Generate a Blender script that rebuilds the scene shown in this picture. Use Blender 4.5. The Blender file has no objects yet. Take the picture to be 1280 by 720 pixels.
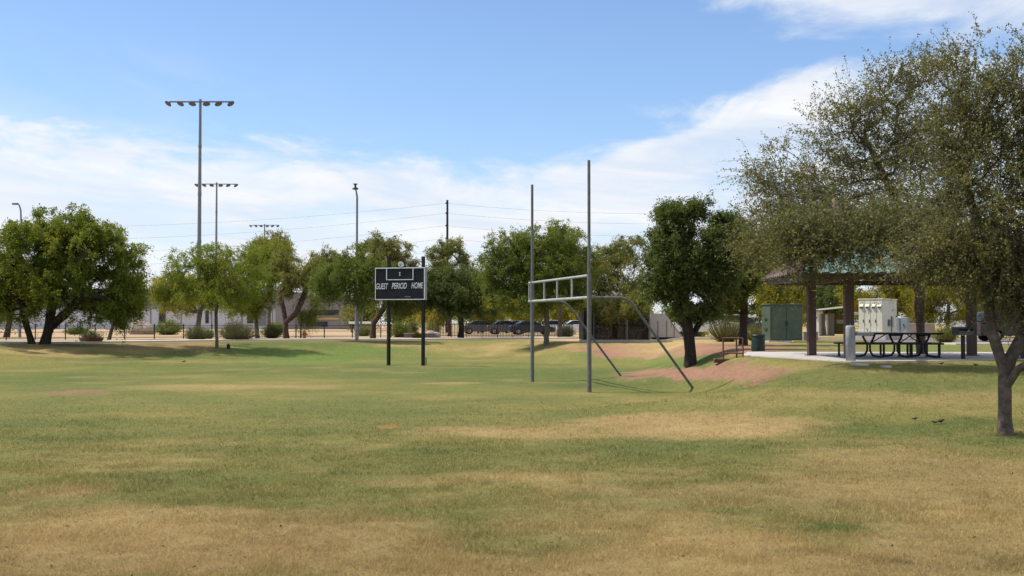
import bpy, math, random
import numpy as np
from mathutils import Vector

SC = bpy.context.scene
COL = SC.collection
PI = math.pi
# ------------------------------------------------------------------ camera model
F = 1490.0                      # focal length in pixels of a 1280 wide picture
CAMZ = 2.22
TH = math.atan(44.0 / F)        # slight upward pitch: horizon lies below the middle
CT, ST = math.cos(TH), math.sin(TH)

def ray(px, py):
    a = (px - 640.0) / F; b = (360.0 - py) / F
    return a, CT - b * ST, ST + b * CT
def at(px, py, Y):
    a, d, e = ray(px, py); t = Y / d
    return Vector((a * t, Y, CAMZ + e * t))
def proj(X, Y, Z):
    Y = np.maximum(Y, 0.5)
    z = Z - CAMZ
    d = Y * CT + z * ST; u = -Y * ST + z * CT
    return 640 + F * X / d, 360 - F * u / d

# ------------------------------------------------------------------ numpy noise
def _h(i, j, k, s):
    n = (i * 374761393 + j * 668265263 + k * 2147483647 + s * 974634777) & 0xffffffff
    n = ((n ^ (n >> 13)) * 1274126177) & 0xffffffff
    n = ((n ^ (n >> 16)) * 2246822519) & 0xffffffff
    return ((n ^ (n >> 15)) & 0xffff) / 65535.0
def vnoise(x, y, z=0.0, s=0):
    x = np.asarray(x, float); y = np.asarray(y, float); z = np.asarray(z, float) + np.zeros_like(x)
    i = np.floor(x).astype(np.int64); j = np.floor(y).astype(np.int64); k = np.floor(z).astype(np.int64)
    f = x - i; g = y - j; h = z - k
    f = f*f*(3-2*f); g = g*g*(3-2*g); h = h*h*(3-2*h)
    r = 0
    for a in (0, 1):
        for b in (0, 1):
            for c in (0, 1):
                w = (f if a else 1-f) * (g if b else 1-g) * (h if c else 1-h)
                r = r + w * _h(i+a, j+b, k+c, s)
    return r
def fbm(x, y, o=4, s=0):
    r = 0; A = 0.5; q = 1.0
    for n in range(o):
        r = r + A * vnoise(x*q, y*q, 0.37*n, s+n); A *= 0.5; q *= 2.07
    return r / (1 - 0.5**o)
def sstep(a, b, x):
    t = np.clip((x - a) / (b - a), 0, 1); return t*t*(3-2*t)

# ------------------------------------------------------------------ terrain
PATHPX = [(-400,437.0), (-160,432.0), (-60,430.6), (100,428.6), (250,426.9), (440,425.4), (600,424.4), (722,423.6)]
PATH = []
for px, py in PATHPX:
    Y = (CAMZ - 1.0) * F / (py - 404.0); PATH.append(((px - 640) / F * Y, Y))
PX = np.array([p[0] for p in PATH[:-1]] + [1.5, 4.0, 12, 60, 400.]); PY = np.array([p[1] for p in PATH[:-1]] + [85.5, 77.8, 77, 77, 77.])
SLAB = [(9.62,33.95), (17.4,36.75), (20.6,45.2), (9.0,45.6), (7.9,41.0)]
MPOLY = np.array([(9.62,33.95), (17.4,36.75), (26,39), (60,44), (400,60), (400,400), (14,400), (11.2,80), (10.4,58), (9.8,48), (8.9,45.0), (7.9,41.0)])
def polydist(x, y, P):
    d = np.full(x.shape, 1e9); ins = np.zeros(x.shape, bool)
    n = len(P)
    for i in range(n):
        ax, ay = P[i]; bx, by = P[(i+1) % n]
        ex, ey = bx-ax, by-ay
        t = np.clip(((x-ax)*ex + (y-ay)*ey) / (ex*ex+ey*ey), 0, 1)
        d = np.minimum(d, np.hypot(x-ax-t*ex, y-ay-t*ey))
        c = (ay > y) != (by > y)
        with np.errstate(divide='ignore', invalid='ignore'):
            xi = ax + (y-ay) * ex / (ey if ey != 0 else 1e-9)
        ins ^= c & (x < xi)
    return np.where(ins, 0.0, d)
def terr(x, y):
    x = np.asarray(x, float); y = np.asarray(y, float)
    yp = np.interp(x, PX, PY)
    back = 1.0 - sstep(1.5, 17, yp - y)
    back = back + np.clip((y - yp) * 0.0010, 0, 0.16)
    w = 2.7 + 8.9 * (1 - sstep(28, 38.0, y - np.clip(x-9, -2, 8)*.35)) + 1.8*sstep(46, 54, y)
    m = 1.1 * (1 - sstep(0, 1, polydist(x, y, MPOLY) / w - 0.02))
    m = m + np.clip((y-45) * 0.0012, 0, 0.05) * (m > 1.0)
    tx, ty = 4.9-8.6, 45.2-43.0; tt = np.clip(((x-8.6)*tx + (y-43.0)*ty)/(tx*tx+ty*ty), 0, 1)
    bd = np.hypot(x-8.6-tt*tx, y-43.0-tt*ty); m = np.maximum(m, (.98-.74*tt)*np.exp(-(bd/1.9)**2))
    z = np.maximum(back, m)
    s = np.clip(1 - np.abs(back - m) / 0.25, 0, 1); z = z + s*s*0.03*np.minimum(back, m)
    z = z + 0.05 * (fbm(x*0.12, y*0.12, 2, 5) - 0.5) * sstep(0.0, 6.0, polydist(x, y, np.array(SLAB)))
    z = z + 0.5 * (1 - sstep(2, 8.5, np.hypot(x, y)))
    return z
def gz(x, y): return float(terr(np.array([x]), np.array([y]))[0])
_YS = np.exp(np.linspace(math.log(8), math.log(900), 6000))
def ground(px, py):
    a, d, e = ray(px, py); t = _YS / d
    zz = terr(a*t, _YS); rz = CAMZ + e*t
    i = int(np.argmax(rz <= zz))
    if rz[i] > zz[i]: i = len(_YS)-1
    return Vector((float(a*t[i]), float(_YS[i]), float(zz[i])))

# ------------------------------------------------------------------ object helpers
def tag(o, label=None, cat=None, group=None, kind=None):
    if label: o['label'] = label
    if cat: o['category'] = cat
    if group: o['group'] = group
    if kind: o['kind'] = kind
    return o
def empty(name, loc=(0,0,0), rz=0.0, label=None, cat=None, group=None):
    o = bpy.data.objects.new(name, None); COL.objects.link(o)
    o.empty_display_size = 0.2
    o.location = loc; o.rotation_euler = (0, 0, rz)
    return tag(o, label, cat, group)
def link(name, me, m=None, parent=None):
    o = bpy.data.objects.new(name, me); COL.objects.link(o)
    if m is not None and len(me.materials) == 0: me.materials.append(m)
    if parent is not None: o.parent = parent
    return o
def copy_tree(o, parent=None):
    c = o.copy(); COL.objects.link(c); c.parent = parent
    for ch in [x for x in list(COL.objects) if x.parent == o]: copy_tree(ch, c)
    return c
class MB:
    def __init__(s): s.v = []; s.f = []; s.sm = []
    def add(s, vs, fs, smooth=False):
        o = len(s.v); s.v += [tuple(v) for v in vs]; s.f += [tuple(i+o for i in f) for f in fs]; s.sm += [smooth]*len(fs); return s
    def box(s, c, d, rz=0.0, bev=0.0):
        x, y, z = d[0]/2, d[1]/2, d[2]/2
        if bev <= 0:
            P = [(sx*x, sy*y, sz*z) for sz in (-1,1) for sy in (-1,1) for sx in (-1,1)]
            Fc = [(0,2,3,1), (4,5,7,6), (0,1,5,4), (2,6,7,3), (0,4,6,2), (1,3,7,5)]
        else:
            b = min(bev, x*.9, y*.9, z*.9); P = []; 
            ring = lambda zz, ins: [(x-ins-b, y-ins, zz), (-(x-ins-b), y-ins, zz), (-(x-ins), y-ins-b, zz), (-(x-ins), -(y-ins-b), zz), (-(x-ins-b), -(y-ins), zz), (x-ins-b, -(y-ins), zz), (x-ins, -(y-ins-b), zz), (x-ins, y-ins-b, zz)]
            for zz, ins in ((-z, b), (-z+b, 0), (z-b, 0), (z, b)): P += ring(zz, ins)
            Fc = [tuple(reversed(range(8))), tuple(range(24, 32))]
            for r in range(3):
                for i in range(8): Fc.append((r*8+i, r*8+(i+1)%8, r*8+8+(i+1)%8, r*8+8+i))
        ca, sa = math.cos(rz), math.sin(rz)
        P = [(c[0]+p[0]*ca-p[1]*sa, c[1]+p[0]*sa+p[1]*ca, c[2]+p[2]) for p in P]
        return s.add(P, Fc)
    def tube(s, pts, r, n=8, cap=True, smooth=True):
        pts = [Vector(p) for p in pts]; N = len(pts)
        rr = r if isinstance(r, (list, tuple)) else [r]*N
        V = []; up = None
        for i, p in enumerate(pts):
            t = (pts[min(i+1, N-1)] - pts[max(i-1, 0)])
            t = t.normalized() if t.length > 1e-9 else Vector((0,0,1))
            if up is None: up = Vector((1,0,0)) if abs(t.x) < .8 else Vector((0,1,0))
            a = (up - t*up.dot(t)).normalized(); b = t.cross(a); up = a
            for k in range(n):
                w = 2*PI*k/n; V.append(p + (a*math.cos(w) + b*math.sin(w))*rr[i])
        Fc = [(i*n+k, i*n+(k+1)%n, (i+1)*n+(k+1)%n, (i+1)*n+k) for i in range(N-1) for k in range(n)]
        s.add(V, Fc, smooth)
        if cap: 
            s.add(V[:n], [tuple(reversed(range(n)))]); s.add(V[-n:], [tuple(range(n))])
        return s
    def cyl(s, c, r, h, n=20, r2=None, smooth=True):
        return s.tube([(c[0],c[1],c[2]), (c[0],c[1],c[2]+h)], [r, r if r2 is None else r2], n, True, smooth)
    def lathe(s, c, prof, n=24, smooth=True):
        V = []; 
        for r, z in prof:
            for k in range(n): V.append((c[0]+r*math.cos(2*PI*k/n), c[1]+r*math.sin(2*PI*k/n), c[2]+z))
        Fc = [(i*n+k, i*n+(k+1)%n, (i+1)*n+(k+1)%n, (i+1)*n+k) for i in range(len(prof)-1) for k in range(n)]
        return s.add(V, Fc, smooth)
    def prism(s, poly, z0, z1):
        n = len(poly); V = [(p[0],p[1],z0) for p in poly] + [(p[0],p[1],z1) for p in poly]
        return s.add(V, [tuple(reversed(range(n))), tuple(range(n, 2*n))] + [(i, (i+1)%n, n+(i+1)%n, n+i) for i in range(n)])
    def build(s, name, m, parent=None, loc=None, rz=None):
        me = bpy.data.meshes.new(name); me.from_pydata(s.v, [], s.f); 
        me.polygons.foreach_set('use_smooth', s.sm); me.update()
        o = link(name, me, m, parent)
        if loc is not None: o.location = loc
        if rz is not None: o.rotation_euler = (0,0,rz)
        return o
def np_mesh(name, V, nper, attrs=None, smooth=False, Fidx=None):
    """V: (N,3) float, faces are consecutive runs of nper verts (or Fidx (M,nper))."""
    me = bpy.data.meshes.new(name); V = np.ascontiguousarray(V, dtype=np.float32)
    idx = (np.arange(len(V), dtype=np.int32) if Fidx is None else np.ascontiguousarray(Fidx, dtype=np.int32).ravel())
    M = len(idx)//nper
    me.vertices.add(len(V)); me.vertices.foreach_set('co', V.ravel())
    me.loops.add(len(idx)); me.loops.foreach_set('vertex_index', idx)
    me.polygons.add(M); me.polygons.foreach_set('loop_start', np.arange(0, M*nper, nper, dtype=np.int32))
    try: me.polygons.foreach_set('loop_total', np.full(M, nper, dtype=np.int32))
    except Exception: pass
    if smooth: me.polygons.foreach_set('use_smooth', np.ones(M, bool))
    for k, a in (attrs or {}).items():
        if a.ndim == 1:
            at_ = me.attributes.new(k, 'FLOAT', 'POINT'); at_.data.foreach_set('value', np.ascontiguousarray(a, dtype=np.float32))
        else:
            at_ = me.attributes.new(k, 'FLOAT_COLOR', 'POINT')
            c = np.ones((len(V), 4), np.float32); c[:, :3] = a; at_.data.foreach_set('color', c.ravel())
    me.update(calc_edges=True); me.validate()
    return me

# ------------------------------------------------------------------ materials
def newmat(name):
    m = bpy.data.materials.new(name); m.use_nodes = True
    nt = m.node_tree; nt.nodes.clear()
    out = nt.nodes.new('ShaderNodeOutputMaterial')
    return m, nt, out
def N(nt, t, **kw):
    n = nt.nodes.new(t)
    for k, v in kw.items():
        if isinstance(k, str) and k.startswith('i_'): n.inputs[k[2:]].default_value = v
        else: setattr(n, k, v)
    return n
def mixc(nt, fac, a, b, mode='MIX'):
    n = nt.nodes.new('ShaderNodeMix'); n.data_type = 'RGBA'; n.blend_type = mode
    for s, v in ((n.inputs[0], fac), (n.inputs[6], a), (n.inputs[7], b)):
        if hasattr(v, 'is_linked') or hasattr(v, 'links'): nt.links.new(v, s)
        elif isinstance(v, (int, float)): s.default_value = v
        else: s.default_value = (*v, 1) if len(v) == 3 else v
    return n.outputs[2]
def math_(nt, op, a, b=0.0, c=None, clamp=False):
    n = nt.nodes.new('ShaderNodeMath'); n.operation = op; n.use_clamp = clamp
    for s, v in zip(n.inputs, (a, b, c)):
        if v is None: continue
        if hasattr(v, 'links'): nt.links.new(v, s)
        else: s.default_value = v
    return n.outputs[0]
def surf(name, c, rough=0.7, var=0.18, scale=3.0, metal=0.0, c2=None, bump=0.0, bscale=40.0, streak=0.0, spec=0.4):
    """painted / mineral / metal surface with irregular soiling"""
    m, nt, out = newmat(name); L = nt.links.new
    tc = N(nt, 'ShaderNodeTexCoord'); 
    no = N(nt, 'ShaderNodeTexNoise', i_Scale=scale, i_Detail=6.0, i_Roughness=0.65); L(tc.outputs['Object'], no.inputs['Vector'])
    r = N(nt, 'ShaderNodeMapRange'); r.inputs[1].default_value = .3; r.inputs[2].default_value = .7; L(no.outputs[0], r.inputs[0])
    d = c2 if c2 else tuple(x*(1-2.2*var) for x in c)
    col = mixc(nt, r.outputs[0], d, tuple(min(1, x*(1+var*.5)) for x in c))
    if streak > 0:
        mp = N(nt, 'ShaderNodeMapping'); mp.inputs['Scale'].default_value = (9, 9, .6); L(tc.outputs['Object'], mp.inputs['Vector'])
        n2 = N(nt, 'ShaderNodeTexNoise', i_Scale=1.6, i_Detail=4.0); L(mp.outputs[0], n2.inputs['Vector'])
        r2 = N(nt, 'ShaderNodeMapRange'); r2.inputs[1].default_value = .52; r2.inputs[2].default_value = .75; r2.inputs[4].default_value = streak; L(n2.outputs[0], r2.inputs[0])
        col = mixc(nt, r2.outputs[0], col, tuple(x*.45 for x in c))
    b = N(nt, 'ShaderNodeBsdfPrincipled'); L(col, b.inputs['Base Color'])
    b.inputs['Roughness'].default_value = rough; b.inputs['Metallic'].default_value = metal; b.inputs['Specular IOR Level'].default_value = spec
    if bump > 0:
        n3 = N(nt, 'ShaderNodeTexNoise', i_Scale=bscale, i_Detail=5.0); L(tc.outputs['Object'], n3.inputs['Vector'])
        bp = N(nt, 'ShaderNodeBump', i_Strength=bump, i_Distance=0.02); L(n3.outputs[0], bp.inputs['Height']); L(bp.outputs[0], b.inputs['Normal'])
    L(b.outputs[0], out.inputs[0]); return m
def leafmat(name, a, b_, c=None, trans=0.35):
    """a dark, b light, c accent; the tint attribute differs from leaf to leaf and sprig to sprig"""
    m, nt, out = newmat(name); L = nt.links.new
    t = N(nt, 'ShaderNodeAttribute', attribute_name='tint'); g = N(nt, 'ShaderNodeAttribute', attribute_name='sprig')
    col = mixc(nt, t.outputs['Fac'], a, b_)
    if c:
        r = N(nt, 'ShaderNodeMapRange'); r.inputs[1].default_value = .55; r.inputs[2].default_value = .85; L(g.outputs['Fac'], r.inputs[0])
        col = mixc(nt, r.outputs[0], col, c)
    d = N(nt, 'ShaderNodeBsdfPrincipled', i_Roughness=0.6); d.inputs['Specular IOR Level'].default_value = .25; L(col, d.inputs['Base Color'])
    tr = N(nt, 'ShaderNodeBsdfTranslucent'); tc = mixc(nt, 1.0, col, (1.15, 1.1, .55), 'MULTIPLY'); L(tc, tr.inputs[0])
    mx = N(nt, 'ShaderNodeMixShader', i_Fac=trans); L(d.outputs[0], mx.inputs[1]); L(tr.outputs[0], mx.inputs[2])
    L(mx.outputs[0], out.inputs[0]); return m
def barkmat(name, c):
    return surf(name, c, .9, .3, 6.0, bump=.8, bscale=25, spec=.15)

M = {}
M['steel'] = surf('galvanised steel', (.17,.17,.17), .6, .16, 8, .2, streak=.45)
M['steel_white'] = surf('pale painted pipe', (.40,.40,.38), .55, .2, 7, .1, streak=.5)
M['pole_grey'] = surf('grey lighting pole', (.20,.22,.24), .55, .1, 5, .3)
M['dark_steel'] = surf('dark brown steel', (.022,.020,.020), .55, .25, 6, .2)
M['black_metal'] = surf('black coated metal', (.016,.016,.018), .45, .2, 9, .1)
M['lamp_housing'] = surf('lamp housing', (.05,.05,.05), .5, .2, 9, .4)
M['lamp_glass'] = surf('lamp reflector', (.12,.125,.13), .3, .1, 9, .3)
M['board'] = surf('scoreboard face', (.026,.026,.034), .75, .25, 4, streak=.3, spec=.15)
M['board_side'] = surf('scoreboard side', (.30,.33,.34), .55, .15, 5, .1)
M['white_paint'] = surf('white lettering', (.86,.86,.84), .6, .15, 12)
M['faint_paint'] = surf('faded lettering', (.16,.16,.17), .6, .15, 12)
M['concrete'] = surf('pale concrete', (.50,.46,.42), .9, .13, 1.3, bump=.3, bscale=30)
M['concrete_path'] = surf('sidewalk concrete', (.62,.56,.49), .9, .08, .6, bump=.3)
M['asphalt'] = surf('old asphalt', (.23,.20,.185), .92, .12, 1.5, bump=.4, bscale=60)
M['asphalt_dark'] = surf('road asphalt', (.16,.14,.13), .92, .12, 1.5, bump=.4, bscale=60)
M['brown_post'] = surf('brown painted steel post', (.105,.062,.052), .6, .12, 4, streak=.35)
M['roof_green'] = surf('teal metal roof', (.20,.31,.28), .45, .2, 2.2, .2, streak=.4)
M['roof_rust'] = surf('rust brown metal trim', (.13,.075,.06), .6, .25, 4)
M['cream'] = surf('cream painted steel', (.66,.62,.47), .55, .06, 2.0, streak=.12)
M['cream_side'] = surf('cream painted steel side', (.62,.59,.48), .55, .06, 2.0, streak=.12)
M['cab_dark'] = surf('cabinet dark fitting', (.045,.045,.04), .5, .2, 8)
M['cab_green'] = surf('sage green painted steel', (.078,.108,.070), .6, .14, 2.0, streak=.3)
M['barrel'] = surf('dark green barrel paint', (.018,.050,.040), .5, .35, 5, streak=.5)
M['fountain'] = surf('grey exposed concrete', (.36,.37,.39), .85, .12, 6, bump=.4, bscale=80)
M['grill'] = surf('weathered grill steel', (.10,.112,.12), .6, .25, 9, .3)
M['rust'] = surf('rusty pipe', (.16,.075,.05), .8, .3, 9)
M['litter'] = surf('dry brown leaves', (.12,.075,.04), .9, .3, 2)
M['orange'] = surf('orange hydrant paint', (.62,.17,.04), .5, .15, 9)
M['wall_white'] = surf('white stucco', (.56,.56,.60), .85, .06, .35, streak=.1)
M['wall_grey'] = surf('grey metal fascia', (.20,.195,.21), .75, .07, .3)
M['wall_taupe'] = surf('taupe stucco', (.26,.235,.235), .85, .07, .3)
M['glass_dark'] = surf('dark window glass', (.012,.014,.016), .25, .1, 2, spec=.4)
M['yellow_band'] = surf('yellow painted band', (.62,.40,.13), .7, .08, 1)
M['blue'] = surf('blue painted door', (.035,.10,.36), .6, .1, 1)
M['mesh_screen'] = surf('dark privacy screen', (.042,.036,.032), .95, .35, 3, spec=.1)
M['screen_brown'] = surf('dark brown slats', (.046,.034,.030), .95, .35, 3, spec=.1)
M['trailer'] = surf('off white trailer', (.50,.46,.42), .7, .08, 1.5, streak=.2)
M['tarp'] = surf('olive tarp', (.14,.115,.035), .85, .2, 3)
M['adobe'] = surf('pinkish block wall', (.40,.30,.26), .9, .12, 2)
M['yellow_kerb'] = surf('yellow kerb paint', (.70,.50,.10), .7, .15, 2)
M['tyre'] = surf('tyre rubber', (.015,.015,.015), .85, .2, 9)
M['rim'] = surf('wheel rim', (.35,.35,.36), .35, .1, 9, .7)
M['wood_grey'] = surf('utility pole wood', (.045,.035,.03), .9, .25, 5)
M['wire'] = surf('power line', (.22,.22,.24), .6, .1, 1)
M['blue_grey'] = surf('blue grey siding', (.20,.29,.33), .7, .08, 1)
M['stone'] = surf('landscape stone', (.42,.33,.27), .9, .2, 3, bump=.5, bscale=12)
M['bird'] = surf('black feathers', (.012,.012,.014), .5, .2, 20)
M['beak'] = surf('dark beak', (.03,.03,.03), .5, .1, 20)
M['shade_white'] = surf('white sheet roof', (.78,.76,.74), .6, .05, 1)
for nm, c, r in (('white',(.70,.70,.70),.3), ('black',(.02,.02,.022),.25), ('silver',(.38,.39,.41),.3), ('navy',(.03,.04,.07),.3), ('grey',(.12,.12,.13),.3), ('red',(.22,.03,.03),.3)):
    M['car_'+nm] = surf('car paint '+nm, c, r, .05, 1, .1, spec=.6)
M['bark_dark'] = barkmat('dark bark', (.055,.042,.032)); M['bark_grey'] = barkmat('grey bark', (.19,.155,.13))
M['bark_fork'] = barkmat('grey brown bark', (.16,.12,.095)); M['bark_brown'] = barkmat('brown bark', (.13,.085,.06)); M['bark_pale'] = barkmat('pale bark', (.42,.39,.36))
# foliage: dark side, light side, accent of some sprigs
LG = {
 'mesq':   leafmat('mesquite leaves', (.10,.135,.016), (.215,.265,.038), (.21,.23,.038), .5),
 'bright': leafmat('fresh green leaves', (.12,.165,.014), (.25,.31,.038), (.23,.23,.045), .45),
 'olive':  leafmat('olive leaves', (.10,.115,.024), (.23,.245,.065), (.26,.23,.08), .45),
 'dark':   leafmat('dark evergreen leaves', (.056,.088,.026), (.155,.195,.054), (.13,.15,.04), .4),
 'gold':   leafmat('yellow green leaves', (.19,.19,.022), (.42,.40,.065), (.42,.36,.09), .5),
 'flower': leafmat('yellow blossom leaves', (.19,.18,.014), (.50,.43,.028), (.22,.24,.03), .45),
 'sissoo': leafmat('grey olive leaves', (.088,.096,.032), (.215,.220,.088), (.22,.205,.055), .42),
 'sage':   leafmat('sage leaves', (.075,.088,.035), (.16,.175,.075), (.13,.14,.05)),
 'mid':    leafmat('mid green leaves', (.085,.12,.020), (.20,.25,.048), (.20,.22,.05), .45),
}

# ------------------------------------------------------------------ ground colours
GREEN = np.array([.138,.150,.047]); LUSH_SHADE = np.array([.092,.124,.037]); DRY = np.array([.345,.250,.112]); OLV = np.array([.215,.188,.062])
RED = np.array([.30,.165,.112]); TAN = np.array([.40,.29,.175]); GRAV = np.array([.30,.25,.22])
# (px, py, rx, ry, layer, strength)
PATCH = [
 (150,700,520,62,'d',.95), (520,705,420,60,'d',.85), (900,700,520,75,'d',.85), (1180,650,260,95,'d',.8), (660,602,130,9,'d',.75), (560,603,90,7,'d',.5),
 (900,532,175,17,'d',1.0), (660,540,150,9,'d',.8), (760,596,150,9,'d',.45), (1130,575,180,24,'d',.65), (960,505,120,5,'d',.3), (300,484,160,3.5,'d',.55), (90,491,46,2.6,'r',.55),
 (560,479,50,2.2,'d',.6), (180,590,120,6,'d',.35), (40,655,160,30,'d',.6), (1010,495,130,7,'d',.35), (1190,500,120,12,'d',.5), (1240,480,60,6,'d',.25), (820,500,60,3,'d',.3),
 (482,534,16,2.0,'o',.9), (1035,657,58,7.5,'l',1.0), (530,565,100,11,'l',.8), (230,600,150,10,'l',.6), (90,547,120,8,'l',.7), (480,515,260,7,'l',.5), (60,525,120,6,'l',.4),
 (910,640,40,5,'l',.4), (860,484,150,7,'l',.5), (1090,477,190,14,'l',.75), (1190,462,120,8,'l',.7), (300,560,160,7,'l',.35), (820,560,150,7,'l',.4), (730,625,60,8,'l',.3),
 (390,443,150,11,'L',1.0), (560,441,60,7,'L',.5), (840,449,60,6,'L',.65), (770,446,70,8,'L',.5), (1150,534,130,9,'l',.8), (1240,548,70,8,'l',.6), (1190,532,120,8,'l',1.0),(1262,548,50,6,'l',1.0), (590,487,60,4,'L',.4), (680,441,50,6,'L',.3),  # l ovals beside the near trunk: lush grass plus a shade band painted in
 (605,437,85,9,'d',.95), (90,437,170,7,'d',.85), (235,433,60,5,'d',.7), (215,431,40,3,'r',.5), (520,431,60,4,'d',.6), (300,452,250,2.5,'d',.35), (690,430,70,4,'d',.6), (440,425.5,40,3,'r',.5),
 (800,436,90,9.5,'r',1.0), (905,436,70,10,'r',.9), (740,431,40,4,'r',.7), (875,470,95,8.5,'r',1.0), (940,462,60,9,'r',.85), (820,470,70,4,'r',.6), (1000,468,60,6,'d',.6), (960,447,25,4,'L',.4),
 (1000,436,90,4,'r',.4), (1085,433,130,4,'L',.6), (940,450,40,3,'d',.4), (1110,466,30,3.5,'d',.6),(1010,457,50,5,'d',.35),
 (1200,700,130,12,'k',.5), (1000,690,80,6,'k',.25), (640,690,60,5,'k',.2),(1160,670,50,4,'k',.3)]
def gcol(X, Y, Z):
    px, py = proj(X, Y, Z)
    n1 = fbm(X*.11, Y*.11, 4, 11); n2 = fbm(X*.45, Y*.45, 4, 21); n3 = fbm(X*1.7, Y*1.7, 3, 31)
    wx = (fbm(X*.35+7, Y*.35, 3, 41)-.5)*90; wy = (fbm(X*.5, Y*.5+9, 3, 51)-.5)
    W = {k: np.zeros(X.shape) for k in 'dlLrok'}
    for (cx, cy, rx, ry, k, s) in PATCH:
        q = np.hypot((px+wx*np.minimum(1, rx/90)-cx)/rx, (py+wy*ry*2.2-cy)/ry)
        w = s*(1 - sstep(*((.72, 1.08) if k == 'r' else (.42, 1.28)), q + (n2-.5)*.9 + ((n3-.5)*.7 if k == 'r' else 0))); W[k] = np.maximum(W[k], w)
    c = GREEN + (OLV-GREEN)*np.clip((n1-.42)*3.2 + (n2-.5)*1.6, 0, 1)[..., None]*.8
    c = c + (LUSH_SHADE-c)*np.clip((.46-n1)*3.5 + (.5-n2)*1.2, 0, .7)[..., None]
    # speckled dry patches, more of them close to the camera
    dd = np.clip((n2-.56)*3.0, 0, 1)*.35 + np.clip((n3-.55)*2.5, 0, 1)*.25
    near = sstep(30, 11, Y)
    dm = np.maximum(W['d'], dd*(.6+.7*near)); dm = np.clip(dm + (n3-.5)*.30*(dm > .05) - W['l']*.7, 0, 1)
    c = c + (DRY*(.82+.36*n2[..., None])-c)*dm[..., None]
    c = c + (LUSH_SHADE-c)*(W['l']*(1-.3*n3))[..., None]*.85
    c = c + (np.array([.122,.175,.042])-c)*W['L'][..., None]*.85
    c = c + (RED*(.75+.5*n2[..., None])-c)*np.clip(W['r']*(1.45-.9*n3), 0, 1)[..., None]
    c = c + (np.array([.42,.20,.07])-c)*(W['o']*.6)[..., None]
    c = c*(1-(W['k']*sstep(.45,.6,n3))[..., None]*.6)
    yp = np.interp(X, PX, PY)
    beyond = sstep(2.0, 4.5, Y-yp) * (1-sstep(6, 9, X)) 
    far = (TAN*(.8+.4*n1[..., None])); c = c + (far-c)*beyond[..., None]
    edge = sstep(-3.5, -.5, Y-yp)*(1-sstep(5, 9, X)); c = c + (TAN-c)*(edge*(.35+.5*n2))[..., None]*.7
    rb = sstep(63, 70, Y)*sstep(5, 9, X); rr = np.array([.40,.30,.13])*(.8+.4*n2[..., None]); c = c + (rr-c)*(rb*.8)[..., None]
    pv = sstep(4, 7, X)*sstep(77, 79, Y)*(X < 14); c = c + (TAN-c)*pv[..., None]
    return np.clip(c, 0.01, .8)

def build_ground():
    ys = [3.0]
    while ys[-1] < 1600: ys.append(ys[-1] + max(.09, ys[-1]*.0085))
    ys = np.array(ys); ys = np.concatenate([np.arange(-60, 3, 3.), ys])
    n = 210; t = np.linspace(-1, 1, 2*n+1); xs = np.sinh(t*6.2)/math.sinh(6.2)*1400
    # denser even spacing in the middle
    xs = np.unique(np.round(np.concatenate([xs, np.arange(-16, 22, .16), np.arange(-60, 60, .8)]), 3))
    X, Y = np.meshgrid(xs, ys); Z = terr(X, Y)
    Z = Z + (fbm(X*2.2, Y*2.2, 3, 71)-.5)*.035*(1-sstep(60, 90, Y))*sstep(0.02, 1.2, polydist(X, Y, np.array(SLAB)))
    V = np.stack([X, Y, Z], -1).reshape(-1, 3)
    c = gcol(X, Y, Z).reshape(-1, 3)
    ny, nx = X.shape; I = np.arange(ny*nx).reshape(ny, nx)
    Fi = np.stack([I[:-1,:-1], I[:-1,1:], I[1:,1:], I[1:,:-1]], -1).reshape(-1, 4)
    me = np_mesh('ground', V, 4, {'gc': c}, True, Fi)
    m, nt, out = newmat('turf and bare earth'); L = nt.links.new
    a = N(nt, 'ShaderNodeAttribute', attribute_name='gc'); tc = N(nt, 'ShaderNodeTexCoord')
    n1 = N(nt, 'ShaderNodeTexNoise', i_Scale=7.0, i_Detail=8.0, i_Roughness=.75); L(tc.outputs['Object'], n1.inputs['Vector'])
    n2 = N(nt, 'ShaderNodeTexNoise', i_Scale=45.0, i_Detail=6.0, i_Roughness=.8); L(tc.outputs['Object'], n2.inputs['Vector'])
    n4 = N(nt, 'ShaderNodeTexNoise', i_Scale=1.3, i_Detail=6.0, i_Roughness=.7); L(tc.outputs['Object'], n4.inputs['Vector'])
    v = math_(nt, 'ADD', math_(nt, 'MULTIPLY', n1.outputs[0], 1.2), math_(nt, 'MULTIPLY', n2.outputs[0], 1.0))
    v = math_(nt, 'ADD', v, math_(nt, 'MULTIPLY', n4.outputs[0], .5))
    mr = N(nt, 'ShaderNodeMapRange'); L(v, mr.inputs[0]); mr.inputs[1].default_value = .95; mr.inputs[2].default_value = 1.75; mr.inputs[3].default_value = .55; mr.inputs[4].default_value = 1.45
    col = mixc(nt, 1.0, a.outputs['Color'], mr.outputs[0], 'MULTIPLY')
    r2 = N(nt, 'ShaderNodeMapRange'); L(n1.outputs[0], r2.inputs[0]); r2.inputs[1].default_value = .5; r2.inputs[2].default_value = .8; r2.inputs[4].default_value = .4
    col = mixc(nt, r2.outputs[0], col, (.30,.22,.10))
    b = N(nt, 'ShaderNodeBsdfPrincipled', i_Roughness=.95); b.inputs['Specular IOR Level'].default_value = .05; L(col, b.inputs['Base Color'])
    bp = N(nt, 'ShaderNodeBump', i_Strength=.9, i_Distance=.03); L(v, bp.inputs['Height']); L(bp.outputs[0], b.inputs['Normal'])
    L(b.outputs[0], out.inputs[0])
    return tag(link('ground', me, m), kind='structure')
build_ground()

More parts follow.
